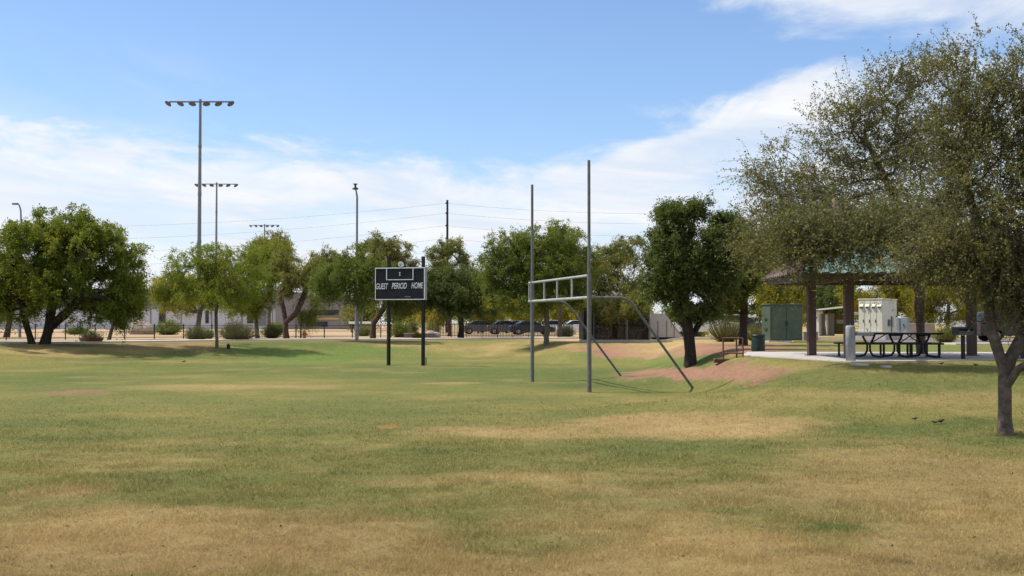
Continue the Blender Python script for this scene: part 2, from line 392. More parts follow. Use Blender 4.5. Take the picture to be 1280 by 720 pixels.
# ------------------------------------------------------------------ turf blades (near part of the field)
def build_grass(n=520000):
    rg = np.random.default_rng(5)
    u = rg.random(n); y0, y1 = 9.6, 40.0
    Y = 1/(1/y0 - u*(1/y0-1/y1)); X = (rg.random(n)*2-1)*(.435*Y+.5)
    X, Y = X + (rg.random(n)-.5)*.2, Y + (rg.random(n)-.5)*.2
    keep = (polydist(X, Y, np.array(SLAB)) > .05) & (rg.random(n) > sstep(18, 39, Y))
    X, Y = X[keep], Y[keep]; n = len(X)
    Z = terr(X, Y)
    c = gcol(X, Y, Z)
    dn = vnoise(X*5, Y*5, 0, 3)*.6+vnoise(X*17, Y*17, 0, 4)*.4
    Hh = (.014 + .024*rg.random(n)**1.5)*(.55+.9*dn)*(1+.9*sstep(.62,.8,vnoise(X*2.3, Y*2.3, 0, 8)))*(1+.010*(Y-10)); 
    w = (.0022 + .0028*rg.random(n))*(1+.055*(Y-10))
    th = rg.random(n)*2*PI; ta = rg.random(n)*2*PI; lean = Hh*(.2+1.1*rg.random(n))
    dx, dy = np.cos(th)*w, np.sin(th)*w
    A = np.stack([X-dx, Y-dy, Z-.008], -1); B = np.stack([X+dx, Y+dy, Z-.008], -1)
    T = np.stack([X+np.cos(ta)*lean, Y+np.sin(ta)*lean, Z+Hh], -1)
    V = np.stack([A, B, T], 1).reshape(-1, 3)
    k = (1.08+.5*rg.random(n))[:, None]; straw = rg.random(n) < .24
    c = c*k; c[straw] = c[straw]*.45 + np.array([.46,.34,.165])*.55*k[straw]
    me = np_mesh('grass', V, 3, {'gc': np.repeat(c, 3, 0)})
    m, nt, out = newmat('grass blades'); L = nt.links.new
    a = N(nt, 'ShaderNodeAttribute', attribute_name='gc')
    d = N(nt, 'ShaderNodeBsdfDiffuse'); t = N(nt, 'ShaderNodeBsdfTranslucent'); L(a.outputs['Color'], d.inputs[0]); L(a.outputs['Color'], t.inputs[0])
    mx = N(nt, 'ShaderNodeMixShader', i_Fac=.4); L(d.outputs[0], mx.inputs[1]); L(t.outputs[0], mx.inputs[2]); L(mx.outputs[0], out.inputs[0])
    tag(link('grass', me, m), 'short patchy turf of green and straw coloured blades', 'grass', kind='stuff')
build_grass()
def build_litter(n=2600):
    rg = np.random.default_rng(9)
    Y = 1/(1/10.0 - rg.random(n)*(1/10.0-1/30.0)); X = (rg.random(n)*2-1)*.44*Y
    k = n//3; a = rg.random(k)*2*PI; r = np.abs(rg.normal(size=k))*3.2; X[:k] = 9.9+np.cos(a)*r; Y[:k] = 23.6+np.sin(a)*r
    keep = vnoise(X*.5, Y*.5, 0, 13)+.2*rg.random(n) > .50; keep[:k] = True; X, Y = X[keep], Y[keep]; n = len(X)
    Z = terr(X, Y)+.018+.012*rg.random(n); P = np.stack([X, Y, Z], -1)
    a = rg.random(n)*2*PI; s = (.010+.018*rg.random(n))[:, None]; d = np.stack([np.cos(a), np.sin(a), rg.normal(size=n)*.3], -1); e = np.stack([-np.sin(a), np.cos(a), rg.normal(size=n)*.3], -1)
    V = np.stack([P-d*s, P+e*s*.5, P+d*s, P-e*s*.5], 1).reshape(-1, 3)
    tag(link('leaf_litter', np_mesh('leaf_litter', V, 4), M['litter']), 'scattered dry brown leaves and crumbs lying in the near turf', 'leaf litter', kind='stuff')
build_litter()

# ------------------------------------------------------------------ trees
def tubes_np(chains):
    """chains: list of (pts (k,3), radii (k,), sides) -> V, F arrays"""
    Vs = []; Fs = []; o = 0
    for P, R, n in chains:
        k = len(P)
        T = np.zeros_like(P); T[1:-1] = P[2:]-P[:-2]; T[0] = P[1]-P[0]; T[-1] = P[-1]-P[-2]
        T /= np.linalg.norm(T, axis=1)[:, None]+1e-9
        up = np.array([1.,0,0]) if abs(T[0,0]) < .8 else np.array([0,1.,0])
        w = np.arange(n)*2*PI/n; cw, sw = np.cos(w)[:, None], np.sin(w)[:, None]
        for i in range(k):
            a = up - T[i]*up.dot(T[i]); a /= np.linalg.norm(a)+1e-9; b = np.cross(T[i], a); up = a
            Vs.append(P[i] + (cw*a + sw*b)*R[i])
        I = o + np.arange(k*n).reshape(k, n); J = np.roll(I, -1, 1)
        Fs.append(np.stack([I[:-1], J[:-1], J[1:], I[1:]], -1).reshape(-1, 4)); o += k*n
    return np.concatenate(Vs), np.concatenate(Fs)

def leaves_mesh(P, size, rg, sprig, ratio=.5, upbias=.35):
    n = len(P)
    a = rg.normal(size=(n, 3)); a /= np.linalg.norm(a, axis=1)[:, None]
    nrm = rg.normal(size=(n, 3)); nrm[:, 2] = np.abs(nrm[:, 2]) + upbias
    b = np.cross(nrm, a); b /= np.linalg.norm(b, axis=1)[:, None]+1e-9
    s = (size*(.65+.7*rg.random(n)))[:, None]
    V = np.stack([P-a*s*.5, P+b*s*ratio*.5, P+a*s*.5, P-b*s*ratio*.5], 1).reshape(-1, 3)
    t = np.clip(rg.random(n)*.6 + sprig*.5 - .05, 0, 1)
    return V, np.repeat(t, 4), np.repeat(sprig, 4)

def tree(name, label, cat, base, stems, blobs, trunk_r, leaf, bark, seed, clumps=230, twigs=9, per=12, lsize=.09, csize=.55, droop=.25, gap=.38, gfreq=.55,
         group=None, twig_geo=False, flare=1.35, upb=.5, step=.5, ratio=.5, core=.25, wisp=.7, edge=.45, outb=.55):
    """base: point; stems: polylines (world points) that start at base; blobs: (centre, (rx,ry,rz), weight)"""
    rg = np.random.default_rng(seed)
    root = empty(name, base, 0, label, cat, group); B = np.array(base)
    nodes = []; par = []; pl = []
    ends = []
    for st in stems:
        prev = -1
        for i, p in enumerate(st):
            p = np.array(p, float)
            if i == 0:
                nodes.append(p); par.append(-1); pl.append(0.0); prev = len(nodes)-1; continue
            q = nodes[prev]; d = np.linalg.norm(p-q); m = max(1, int(d/step))
            for j in range(1, m+1):
                r = q + (p-q)*j/m
                if j < m: r = r + rg.normal(size=3)*.016*min(d, 2.0)
                nodes.append(r); par.append(prev); pl.append(pl[prev]+d/m); prev = len(nodes)-1
        ends.append(prev)
    nst = len(nodes)
    C = []; 
    wsum = sum(b[2] for b in blobs)
    for (c, r, w) in blobs:
        k = max(3, int(round(clumps*w/wsum))); got = 0; tries = 0
        while got < k and tries < 60:
            tries += 1
            d = rg.normal(size=(k*2, 3)); d /= np.linalg.norm(d, axis=1)[:, None]
            rad = (core + (1-core)*rg.random(k*2)**edge)[:, None]
            lump = 1 + .38*(vnoise(d[:,0]*2.1+seed, d[:,1]*2.1, d[:,2]*2.1, seed)-.5)[:, None]*2
            p = np.array(c) + d*rad*lump*np.array(r)
            keep = vnoise(p[:,0]*gfreq+seed, p[:,1]*gfreq, p[:,2]*gfreq, seed+3) > gap
            p = p[keep][:k-got]; C += list(p); got += len(p)
    C = np.array(C); cen = np.mean([b[0] for b in blobs], axis=0)
    fork = np.array([nodes[e] for e in ends])
    dist = np.min(np.linalg.norm(C[:, None]-fork[None], axis=2), axis=1); C = C[np.argsort(dist)]
    tips = []
    NA = np.zeros((200000, 3)); PLa = np.zeros(200000); cnt = len(nodes)
    NA[:cnt] = nodes; PLa[:cnt] = pl
    first = max(1, int(.55*min(ends)+0)) if len(stems) == 1 else 0
    ok0 = np.zeros(200000, bool); ok0[:cnt] = False
    for e, st in zip(ends, stems):
        # branching allowed from the upper part of each stem
        j = e; lim = PLa[e]*.62
        while j >= 0 and PLa[j] > lim: ok0[j] = True; j = par[j]
    dfork = lambda p: np.min(np.linalg.norm(fork-p, axis=1))
    DF = np.zeros(200000); DF[:cnt] = [dfork(NA[i]) for i in range(cnt)]
    for c in C:
        dc = dfork(c)
        d = np.linalg.norm(NA[:cnt]-c, axis=1); cost = d + .18*PLa[:cnt] + 3.0*np.maximum(0, DF[:cnt]-dc) + np.where(ok0[:cnt], 0, 1e6) + .6*np.maximum(0, NA[:cnt,2]-c[2])
        j = int(np.argmin(cost)); q = NA[j].copy(); L_ = np.linalg.norm(c-q); m = max(1, int(math.ceil(L_/step)))
        bow = rg.normal(size=3)*.07*L_; bow[2] += .08*L_*(1 if c[2] > q[2] else .5)
        prev = j
        for i in range(1, m+1):
            t = i/m; r = q+(c-q)*t + bow*math.sin(PI*t) + (rg.normal(size=3)*.025*L_ if i < m else 0)
            NA[cnt] = r; par.append(prev); PLa[cnt] = PLa[prev]+L_/m; DF[cnt] = dfork(r); ok0[cnt] = True; prev = cnt; cnt += 1
        tips.append(prev)
    par = np.array(par); load = np.zeros(cnt)
    for t in tips: load[t] += 1
    child = [[] for _ in range(cnt)]
    for i in range(cnt-1, -1, -1):
        if par[i] >= 0: load[par[i]] += load[i]; child[par[i]].append(i)
    mx = max(load[i] for i in range(cnt) if par[i] < 0)
    R = trunk_r*np.maximum(load, .6)**.46/mx**.46
    for i in range(nst):
        h = (NA[i,2]-B[2]); 
        if h < .45: R[i] *= 1 + (flare-1)*max(0, 1-h/.45)**1.6
    chains = []
    for i in range(cnt):
        starts = [i] if par[i] < 0 else []
        if len(child[i]) > 1 or par[i] < 0:
            main = max(child[i], key=lambda k: load[k]) if child[i] else None
            for ch in child[i]:
                if ch == main and par[i] >= 0: continue
                run = [i, ch]; k = ch
                while child[k]:
                    k = max(child[k], key=lambda q: load[q]); run.append(k)
                rr = R[run].copy()
                rr[0] = min(rr[0], rr[1]*1.25); 
                chains.append((NA[run]-B, rr, 10 if rr.max() > .09 else (6 if rr.max() > .03 else 4)))
    # sprigs of leaves at every tip
    T = NA[tips]; nt_ = len(tips)
    tone = np.clip(.5 + .9*(vnoise(T[:,0]*.45+seed, T[:,1]*.45, T[:,2]*.6, seed+9)-.5) + rg.normal(size=nt_)*.16, 0, 1)
    K = twigs
    O = np.repeat(T, K, 0); O = O + rg.normal(size=O.shape)*csize*.18
    d = rg.normal(size=(nt_*K, 3)); d /= np.linalg.norm(d, axis=1)[:, None]
    outw = O-cen; outw /= np.linalg.norm(outw, axis=1)[:, None]+1e-9
    d = d + outw*outb + np.array([0, 0, .25*upb]); d /= np.linalg.norm(d, axis=1)[:, None]
    ln = csize*(.42+.8*rg.random(nt_*K)+wisp*(rg.random(nt_*K) > .86))
    t = (np.arange(per)+.6)/per
    P = O[:, None] + d[:, None]*(ln[:, None]*t[None])[..., None]
    P[..., 2] -= droop*ln[:, None]*t[None]**2*1.3
    P = P.reshape(-1, 3) + rg.normal(size=(nt_*K*per, 3))*lsize*.55
    sp = np.repeat(np.repeat(tone, K) + rg.normal(size=nt_*K)*.12, per); sp = np.clip(sp, 0, 1)
    if twig_geo:
        for i in range(0, len(O)):
            tt = np.array([0, .5, 1.0])[:, None]; q = O[i]+d[i]*ln[i]*tt; q[:, 2] -= droop*ln[i]*tt[:, 0]**2*1.3
            chains.append((q-B, np.array([.0055, .004, .002]), 3))
    V, Fi = tubes_np(chains)
    link('trunk', np_mesh('trunk', V, 4, None, True, Fi), M[bark], root)
    V, tn, sg = leaves_mesh(P-B, lsize, rg, sp, ratio)
    link('crown', np_mesh('crown', V, 4, {'tint': tn, 'sprig': sg}), LG[leaf], root)
    return root

def W(px, py, Y): return tuple(at(px, py, Y))
def blob(Y, px, py, rx, ry, w=1.0, dy=0.0, dep=.95):
    c = at(px, py, Y+dy); k = (Y+dy)/F
    return (tuple(c), (rx*k, rx*k*dep, ry*k), w)
TREES = []
def ptree(name, label, bpx, stems, blobs, trunk_px, leaf, bark, seed, Y=None, **kw):
    """everything given by where it shows: bpx base pixel; stems: lists of (px,py,dY)"""
    g = ground(*bpx) if Y is None else Vector((at(bpx[0], bpx[1], Y).x, Y, 0))
    g.z = gz(g.x, g.y) - .03
    Y = g.y
    st = [[tuple(g)] + [W(p[0], p[1], Y+(p[2] if len(p) > 2 else 0)) for p in s] for s in stems]
    bl = [blob(Y, *b) for b in blobs]
    kw['per'] = int(round(kw.get('per', 12)*(1.5 if Y > 30 else 1.3))); kw['lsize'] = kw.get('lsize', .09)*(1.18 if 45 < Y < 135 else 1.08); kw['twigs'] = kw.get('twigs', 9)+1
    TREES.append((name, round(Y, 1)))
    return tree(name, label, 'tree', tuple(g), st, bl, trunk_px/2*Y/F, leaf, bark, seed, **kw)

# ---- left group
ptree('mesquite_tree', 'big dark green mesquite with thin trunk leaning left, crown cut by the left picture edge', (40,430), [[(34,410),(28,385),(26,360,.5)], [(34,408),(26,380,-1),(5,355,-1.5)]],
      [(10,335,80,62,1.2), (45,305,50,36,.5), (8,352,52,26,.45), (-30,350,50,55,.5)], 8, 'mesq', 'bark_dark', 1, clumps=500, per=13, droop=.5, upb=.2, gap=.24, lsize=.1)
ptree('mesquite_tree', 'big dark green mesquite with forked black trunk beside the small potted shrub', (56,430), [[(62,405),(66,380),(72,355)], [(62,410),(82,392,-.5),(102,372,-1)]],
      [(100,330,70,62,1.2), (140,345,40,55,.8), (85,290,48,30,.5), (75,345,44,26,.3), (156,372,22,24,.3), (110,285,30,18,.25)], 12, 'mesq', 'bark_dark', 2, clumps=600, per=13, droop=.5, upb=.2, gap=.24, lsize=.1)
ptree('mesquite_tree', 'short mesquite with thick brown trunk behind the fence at far left', (8,421), [[(12,400),(18,385)]], [(10,375,42,22,1)], 7, 'mesq', 'bark_brown', 3, Y=98, clumps=150, droop=.5)
ptree('mesquite_tree', 'small tree with slanting trunk under the right edge of the big mesquite', (136,425), [[(141,408),(146,395)]], [(150,372,30,28,1)], 4.5, 'mesq', 'bark_brown', 4, clumps=170, droop=.6)
ptree('acacia_tree', 'yellow green tree with grey trunk behind the slender young tree', (247,419), [[(248,404),(250,392)]], [(228,368,36,28,1.0), (262,365,32,24,.8)], 6, 'gold', 'bark_grey', 5, Y=104, clumps=260, lsize=.1, droop=.3)
ptree('palo_verde_tree', 'slender young green tree with thin straight trunk on the lawn slope', (271,435.5), [[(270.5,415),(270,392),(272,370)]],
      [(262,352,62,32,1.2), (235,345,38,28,.6), (290,345,40,40,.8), (262,322,26,20,.35), (205,365,16,12,.15)], 4.2, 'bright', 'bark_grey', 6, clumps=420, lsize=.075, droop=.45, gap=.33, flare=1.1, csize=.6)
ptree('palo_verde_tree', 'bright lime green tree rising from behind the widest round bush', (322,421), [[(320,400),(322,380)]], [(322,355,38,36,1.0), (338,325,36,30,.7), (305,380,34,16,.4)], 5, 'bright', 'bark_grey', 7, Y=95, clumps=420, lsize=.085, gap=.3)
ptree('palo_verde_tree', 'tall yellowish tree crown showing in front of the shortest floodlight mast', (338,418), [[(336,400),(338,370)]], [(338,322,34,26,1.0), (352,315,28,16,.5)], 5, 'olive', 'bark_grey', 8, Y=112, clumps=260, lsize=.1, gap=.36)
ptree('acacia_tree', 'olive tree with dark bare limbs showing beneath its crown beside the hydrant', (358,424), [[(357,403),(354,385),(350,368)], [(357,403),(370,392,-.4),(380,370,.3)]],
      [(378,336,38,28,1.0), (400,344,26,26,.6), (352,350,20,22,.3)], 7, 'olive', 'bark_brown', 9, clumps=290, gap=.42, lsize=.09)
ptree('willow_sapling', 'small drooping sapling just left of the orange hydrant', (376,423), [[(376,408),(377,398)]], [(384,384,20,18,1.0)], 1.8, 'mesq', 'bark_grey', 10, clumps=70, twigs=8, droop=1.2, upb=0, lsize=.07)
ptree('willow_acacia_tree', 'drooping dark green tree on two white trunks left of the scoreboard', (446,426), [[(447,400),(447,380),(446,362)], [(451,405),(454,385),(458,365)]],
      [(436,352,42,32,1.0), (455,342,36,34,.8), (408,355,22,22,.4), (438,335,28,16,.3)], 3.6, 'mid', 'bark_pale', 11, clumps=430, droop=.6, upb=.1, lsize=.08, gap=.3)
ptree('acacia_tree', 'tree with thick curved brown trunk leaning right behind the scoreboard', (466,421), [[(467,404),(473,395),(480,385),(484,370)]],
      [(488,345,34,36,.9), (478,318,36,24,.7), (500,375,30,20,.5), (510,355,20,30,.4)], 7, 'olive', 'bark_brown', 12, Y=92, clumps=460, gap=.3)
ptree('ash_tree', 'dark dense round tree with sturdy trunk at the end of the picket fence', (576,420), [[(576,400),(575,385),(573,368)]], [(578,366,46,30,1.2), (550,362,26,26,.5), (605,372,18,22,.3)], 7, 'dark', 'bark_dark', 13, Y=92, clumps=480, lsize=.1, gap=.22)
ptree('acacia_tree', 'tall yellow green tree top under the wooden utility pole', (562,419), [[(562,390),(560,350)]], [(562,325,28,28,1.0), (552,345,18,22,.4), (580,345,18,18,.3)], 5, 'olive', 'bark_brown', 14, Y=108, clumps=230, gap=.36, lsize=.1)
ptree('elm_tree', 'large fresh green tree with straight grey trunk behind the goalpost', (683,431), [[(684,412),(683,392),(685,372)]],
      [(690,335,46,44,1.2), (650,345,40,38,.9), (625,335,30,32,.6), (720,345,30,40,.6), (690,300,46,18,.5), (640,305,34,16,.35), (665,375,50,18,.5)], 6.2, 'mid', 'bark_grey', 15, clumps=780, gap=.3, lsize=.085)
ptree('palo_verde_tree', 'bright green tree standing beyond the large elm behind the goalpost', (700,420), [[(700,395),(702,370)]], [(705,330,34,36,1.0), (672,350,30,26,.6)], 5, 'bright', 'bark_grey', 16, Y=100, clumps=260, lsize=.1)
ptree('acacia_tree', 'yellow olive tree between the tall goal upright and the dark oak', (768,420), [[(768,400),(770,375)]], [(775,345,42,44,1.2), (750,350,26,36,.6), (780,312,30,18,.4), (800,368,26,24,.5), (765,386,38,12,.5,-19), (795,380,24,14,.35,-19)], 6, 'olive', 'bark_grey', 17, Y=96, clumps=460, lsize=.1, gap=.3)
ptree('oak_tree', 'dark green oak with thick forked trunk standing by the red dirt patch', (863,457.5), [[(863,440),(861,420),(858,400),(858,380)], [(861,432),(850,418,-.3),(838,402,-.6)], [(862,425),(874,405,.4),(882,385,.6)]],
      [(862,325,44,50,1.1), (836,350,32,30,.8), (892,350,34,40,.9), (846,284,30,32,.5), (868,268,22,18,.16), (876,390,30,16,.35), (905,300,26,40,.4), (838,318,30,34,.5)], 14, 'dark', 'bark_dark', 18, clumps=820, lsize=.08, per=12, gap=.36, gfreq=.9, csize=.42, upb=1.4, droop=.1)
ptree('oak_tree', 'dark green oak behind the rusty railing, its trunk by the barrel', (929,432), [[(929,412),(930,395),(930,375)]],
      [(925,335,44,50,1.2), (950,340,32,44,.7), (902,362,28,26,.5), (915,300,30,26,.5)], 10, 'mid', 'bark_dark', 19, clumps=640, lsize=.08, gap=.32, droop=.1, csize=.45)
# ---- yellow blossoming trees and dark ones beyond the pavilion
ptree('yellow_blossom_tree', 'yellow blossoming tree behind the green utility cabinet', (975,420), [[(975,400),(976,385)]], [(975,365,34,28,1.0), (990,350,26,24,.6)], 5, 'flower', 'bark_grey', 20, Y=88, clumps=300, lsize=.09, gap=.3)
ptree('yellow_blossom_tree', 'yellow blossoming tree right behind the cream cabinet', (1105,418), [[(1105,400),(1106,380)]], [(1105,358,40,30,1.0), (1075,362,26,26,.5), (1135,368,26,26,.6)], 5, 'flower', 'bark_grey', 21, Y=92, clumps=380, lsize=.09, gap=.28)
ptree('yellow_blossom_tree', 'orange yellow blossoming tree behind the black barbecue grill', (1185,420), [[(1185,400),(1186,380)]], [(1190,368,38,32,1.0), (1160,372,24,28,.5)], 5, 'flower', 'bark_grey', 22, Y=88, clumps=330, lsize=.09, gap=.3)
ptree('yellow_blossom_tree', 'yellow blossoming tree above the black sport utility vehicle', (1252,420), [[(1252,400),(1254,385)]], [(1255,368,38,34,1.0)], 5, 'flower', 'bark_grey', 23, Y=90, clumps=280, lsize=.09, gap=.32)
ptree('evergreen_tree', 'round dark green tree behind the white shed', (1032,416), [[(1032,400),(1032,390)]], [(1032,375,32,24,1.0)], 6, 'dark', 'bark_dark', 24, Y=125, clumps=240, lsize=.12, gap=.22)
# ---- the two big airy trees on the right
ptree('shade_tree', 'biggest airy grey green tree arching over the green roofed picnic shelter', (1151,443.4), [[(1150,420),(1149,398),(1148,376),(1149,345),(1147,318)], [(1149,366),(1128,325,-.3),(1100,290,-1.6),(1060,262,-3.5),(1020,245,-4)], [(1149,362),(1168,325,-.5),(1188,285,-2),(1200,230,-2)], [(1149,345),(1138,290,.3),(1105,220,.5),(1085,180,.5)]],
      [(1080,225,92,82,1.5), (1135,175,84,92,1.5), (1010,250,80,66,1.0), (968,225,44,42,.28), (985,290,66,40,.6), (1190,200,76,100,.9), (1130,270,84,44,.9,-3.0), (1050,285,72,42,.8,-3.0), (1055,150,50,40,.35), (1115,105,42,30,.26), (945,300,34,30,.18), (1160,90,40,36,.25),
       (1030,300,62,36,.7,-9.0), (1100,296,60,36,.55,-9.0), (1170,296,60,38,.65,-9.0), (1230,300,60,40,.5,-9.0), (1000,306,44,34,.5,-9.0)],
      10.5, 'sissoo', 'bark_fork', 30, Y=42.3, clumps=1300, twigs=5, per=11, lsize=.076, csize=1.0, gap=.22, gfreq=1.7, twig_geo=True, droop=.15, step=.45, upb=1.6, flare=1.2, wisp=.5, edge=.62, core=.1, outb=.9, ratio=.55)
ptree('shade_tree', 'airy olive tree with forked grey trunk on the grass nearest the camera', (1257,543), [[(1257,515),(1256,485),(1255,460),(1248,440),(1240,415),(1236,385,.2),(1232,340,.4),(1222,280,.6),(1205,220,.8)], [(1256,470),(1263,448),(1276,425),(1292,395,.3),(1296,350,.2),(1290,280,0),(1285,220,0)], [(1257,486),(1272,462,-.3),(1300,446,-.6)]],
      [(1262,178,90,84,1.0), (1262,112,64,50,.42), (1325,190,90,110,1.0), (1240,265,84,66,.9), (1300,325,64,56,.8), (1242,326,56,44,.7), (1330,300,50,90,.4), (1266,368,28,20,.14), (1180,318,42,26,.28), (1292,385,30,20,.16), (1190,190,50,70,.32), (1205,82,40,34,.11), (1150,325,36,18,.14)],
      16.5, 'sissoo', 'bark_fork', 31, clumps=950, twigs=5, per=12, lsize=.052, csize=.62, gap=.24, gfreq=2.2, twig_geo=True, droop=.2, step=.25, upb=1.5, flare=1.35, wisp=.5, edge=.62, core=.1, outb=.9, ratio=.55)
# ---- low yellow green trees in the car park behind the picket fence
proto = None
for i, (px, Y, hy, rx, lb) in enumerate([(548,150,392,22,'low yellow green tree left of the dark round ash'), (598,140,390,24,'low yellow green tree directly right of the dark round ash trunk'), (628,152,388,22,'low yellow green tree above the middle of the picket fence'),
      (656,143,390,20,'low yellow green tree just left of the far goal upright'), (705,150,392,22,'low yellow green tree right of the straight grey elm trunk'), (742,146,390,22,'low yellow green tree behind the tall near goal upright')]):
    ptree('palo_verde_tree', lb, (px, 412), [[(px, 405), (px+1, 396)]], [(px, hy-3, rx*1.15, 13, 1.0), (px+8, hy-9, rx*.7, 9, .4)], 2.6, 'gold', 'bark_brown', 40+i, Y=Y, clumps=190, twigs=9, per=11, lsize=.16, csize=.8, gap=.2, step=1.0, group='low trees in the car park')
# ---- far line of trees closing the horizon
rg_ = random.Random(8)
far = [('grey green', 'olive'), ('deep green', 'dark'), ('yellowish', 'gold'), ('mid green', 'mid')]
spots = [(452,196,'seen between the warehouse end and the curved trunk'), (500,214,'seen beneath the scoreboard'), (530,205,'seen just right of the scoreboard posts'), (610,236,'seen above the left of the picket fence'), (665,228,'seen behind the far goal upright'),
         (728,222,'seen above the dark screened enclosure'), (795,215,'seen left of the oak trunk'), (850,232,'seen over the white trailer'), (905,210,'seen over the olive bushes'), (950,226,'seen left of the green cabinet'),
         (1012,236,'seen left of the round evergreen'), (1055,222,'seen between shelter post and cream cabinet'), (1150,218,'seen beyond the shelter tree trunk'), (1215,230,'seen beyond the brown right shelter post'), (1270,216,'seen at the right picture edge')]
for i, (px, Y, wh) in enumerate(spots):
    k = far[i % 4]; r = rg_.uniform(20, 30)
    ptree('distant_tree', 'far off %s tree %s' % (k[0], wh), (px, 409), [[(px, 402), (px, 396)]], [(px, 394, r, 11, 1.0), (px+rg_.uniform(-9,9), 388, r*.5, 7, .4)], 2.4, k[1], 'bark_brown', 60+i, Y=Y, clumps=60, twigs=8, per=9, lsize=.3, csize=1.5, gap=.15, step=2.0, group='distant trees on the horizon')

# ------------------------------------------------------------------ shrubs
def shrub(name, label, px, py, rx, h, leaf, seed, Y=None, n=2600, ls=.06, fine=False, lean=.5, group=None):
    """rx half width and h height in pixels"""
    g = ground(px, py) if Y is None else Vector((at(px, py, Y).x, Y, 0)); g.z = gz(g.x, g.y)
    k = g.y/F; R = rx*k; Hh = h*k; rg = np.random.default_rng(seed)
    root = empty(name, tuple(g), 0, label, 'shrub', group)
    S = max(12, n//70); ch = []; Ps = []; sp = []
    for i in range(S):
        a = rg.random()*2*PI; q = math.sqrt(rg.random()); 
        lump = 1+.3*(vnoise(np.array([math.cos(a)*1.5+seed]), np.array([math.sin(a)*1.5]), 0, seed)[0]-.5)
        top = np.array([math.cos(a)*q*R*lump, math.sin(a)*q*R*lump, Hh*(math.sqrt(max(.04, 1-(q*.93)**2.2)))*(.72+.36*rg.random())])
        b0 = np.array([top[0]*.25, top[1]*.25, -.03]); t = np.linspace(0, 1, 4)[:, None]
        P = b0+(top-b0)*t; P[:, :2] += (top-b0)[:2]*(np.sin(t*PI)*.12); ch.append((P, np.array([.018, .013, .009, .004])*max(.6, R), 4))
        m = 70; u = .15+.85*rg.random(m)**.7; pp = b0+(top-b0)*u[:, None]; pp = pp + rg.normal(size=(m, 3))*np.array([1, 1, .6])*(.05+.11*R)
        pp[:, 2] = np.maximum(pp[:, 2], .02); Ps.append(pp); sp.append(np.full(m, np.clip(rg.normal(.5, .22), 0, 1)))
    V, Fi = tubes_np(ch); link('stem', np_mesh('stem', V, 4, None, True, Fi), M['bark_brown'], root)
    P = np.concatenate(Ps); V, tn, sg = leaves_mesh(P, ls, rg, np.concatenate(sp), .28 if fine else .5)
    link('foliage', np_mesh('foliage', V, 4, {'tint': tn, 'sprig': sg}), LG[leaf], root)
    return root
shrub('shrub', 'rounded grey green bush just left of the slender young tree', 246, 426, 17, 21, 'sage', 101, n=9000, ls=.055)
shrub('shrub', 'widest rounded grey green bush right of the slender young tree', 297, 426, 25, 26, 'sage', 102, n=14000, ls=.055)
shrub('shrub', 'dark green bush between the widest bush and the olive tree trunk', 340, 423, 15, 18, 'dark', 103, n=7000, ls=.06)
shrub('shrub', 'bright green round tree-like bush before the white warehouse wall', 210, 415, 18, 20, 'mid', 104, n=7000, ls=.1, Y=118)
shrub('shrub', 'light green clipped bush above the dark bush by the warehouse', 345, 415, 12, 17, 'mid', 105, n=5000, ls=.1, Y=125)
shrub('shrub', 'small dark bush at the base of the slender young tree', 262, 424, 6, 14, 'dark', 106, n=2500, ls=.06, Y=90)
shrub('shrub', 'deep green hedge-like bush under the big mesquite', 97, 414, 16, 9, 'dark', 107, n=5000, ls=.1, Y=120)
shrub('shrub', 'spiky sage bush right of the straight grey elm trunk', 707, 421, 13, 15, 'sage', 108, n=8000, ls=.07, fine=True)
shrub('shrub', 'large olive yellow bush behind the rusty railing', 908, 424, 26, 34, 'olive', 109, n=12000, ls=.055, fine=True, Y=70)
shrub('shrub', 'olive bush between the far oak trunk and the green cabinet', 944, 424, 18, 22, 'olive', 110, n=8000, ls=.055, fine=True, Y=73)
shrub('shrub', 'dark olive bush left of the barbecue grill', 1182, 424, 16, 24, 'olive', 111, n=8000, ls=.055, Y=64)
shrub('shrub', 'leafy green bush left of the right scoreboard post', 499, 419, 15, 20, 'mid', 112, n=7000, ls=.08, Y=101)
shrub('shrub', 'pale green bush seen beneath the scoreboard middle', 514, 419, 10, 22, 'sage', 113, n=5000, ls=.08, Y=104)
shrub('shrub', 'small yellow flowering bush at the right scoreboard post', 521, 421, 7, 9, 'flower', 114, n=2500, ls=.06, Y=93)
shrub('shrub', 'brown twiggy bush beside the pale boulders', 540, 420, 13, 22, 'olive', 115, n=4500, ls=.06, Y=103)
shrub('shrub', 'green bush behind the white trunks', 455, 418, 14, 14, 'olive', 116, n=5000, ls=.09, Y=112)
shrub('shrub', 'low olive bush at the far edge of the road beyond the oak', 872, 420, 14, 12, 'olive', 117, n=4000, ls=.07, Y=96)
# potted leafy shrub under the big mesquite
g = ground(114, 428.5)
t = empty('potted_shrub', tuple(g), 0, 'spiky shrub growing from a low round planter under the mesquite', 'shrub')
k = g.y/F; b = MB(); b.lathe((0,0,0), [(12*k,-.02), (15*k,.28), (15.5*k,.34), (14*k,.34), (13*k,.25), (.02,.25)], 24); b.build('planter', M['rust'], t)
rg = np.random.default_rng(77); Ps = []; ch = []
for i in range(70):
    a = rg.random()*2*PI; q = rg.random(); top = np.array([math.cos(a)*q*16*k, math.sin(a)*q*16*k, .3+(.25+.5*rg.random())*13*k*(1.2-.5*q)]); b0 = np.array([top[0]*.5, top[1]*.5, .25])
    tt = np.linspace(0, 1, 3)[:, None]; ch.append((b0+(top-b0)*tt, np.array([.012,.009,.004]), 3)); u = rg.random(45)[:, None]; Ps.append(b0+(top-b0)*u+rg.normal(size=(45,3))*.06)
V, Fi = tubes_np(ch); link('stem', np_mesh('stem', V, 4, None, True, Fi), M['bark_brown'], t)
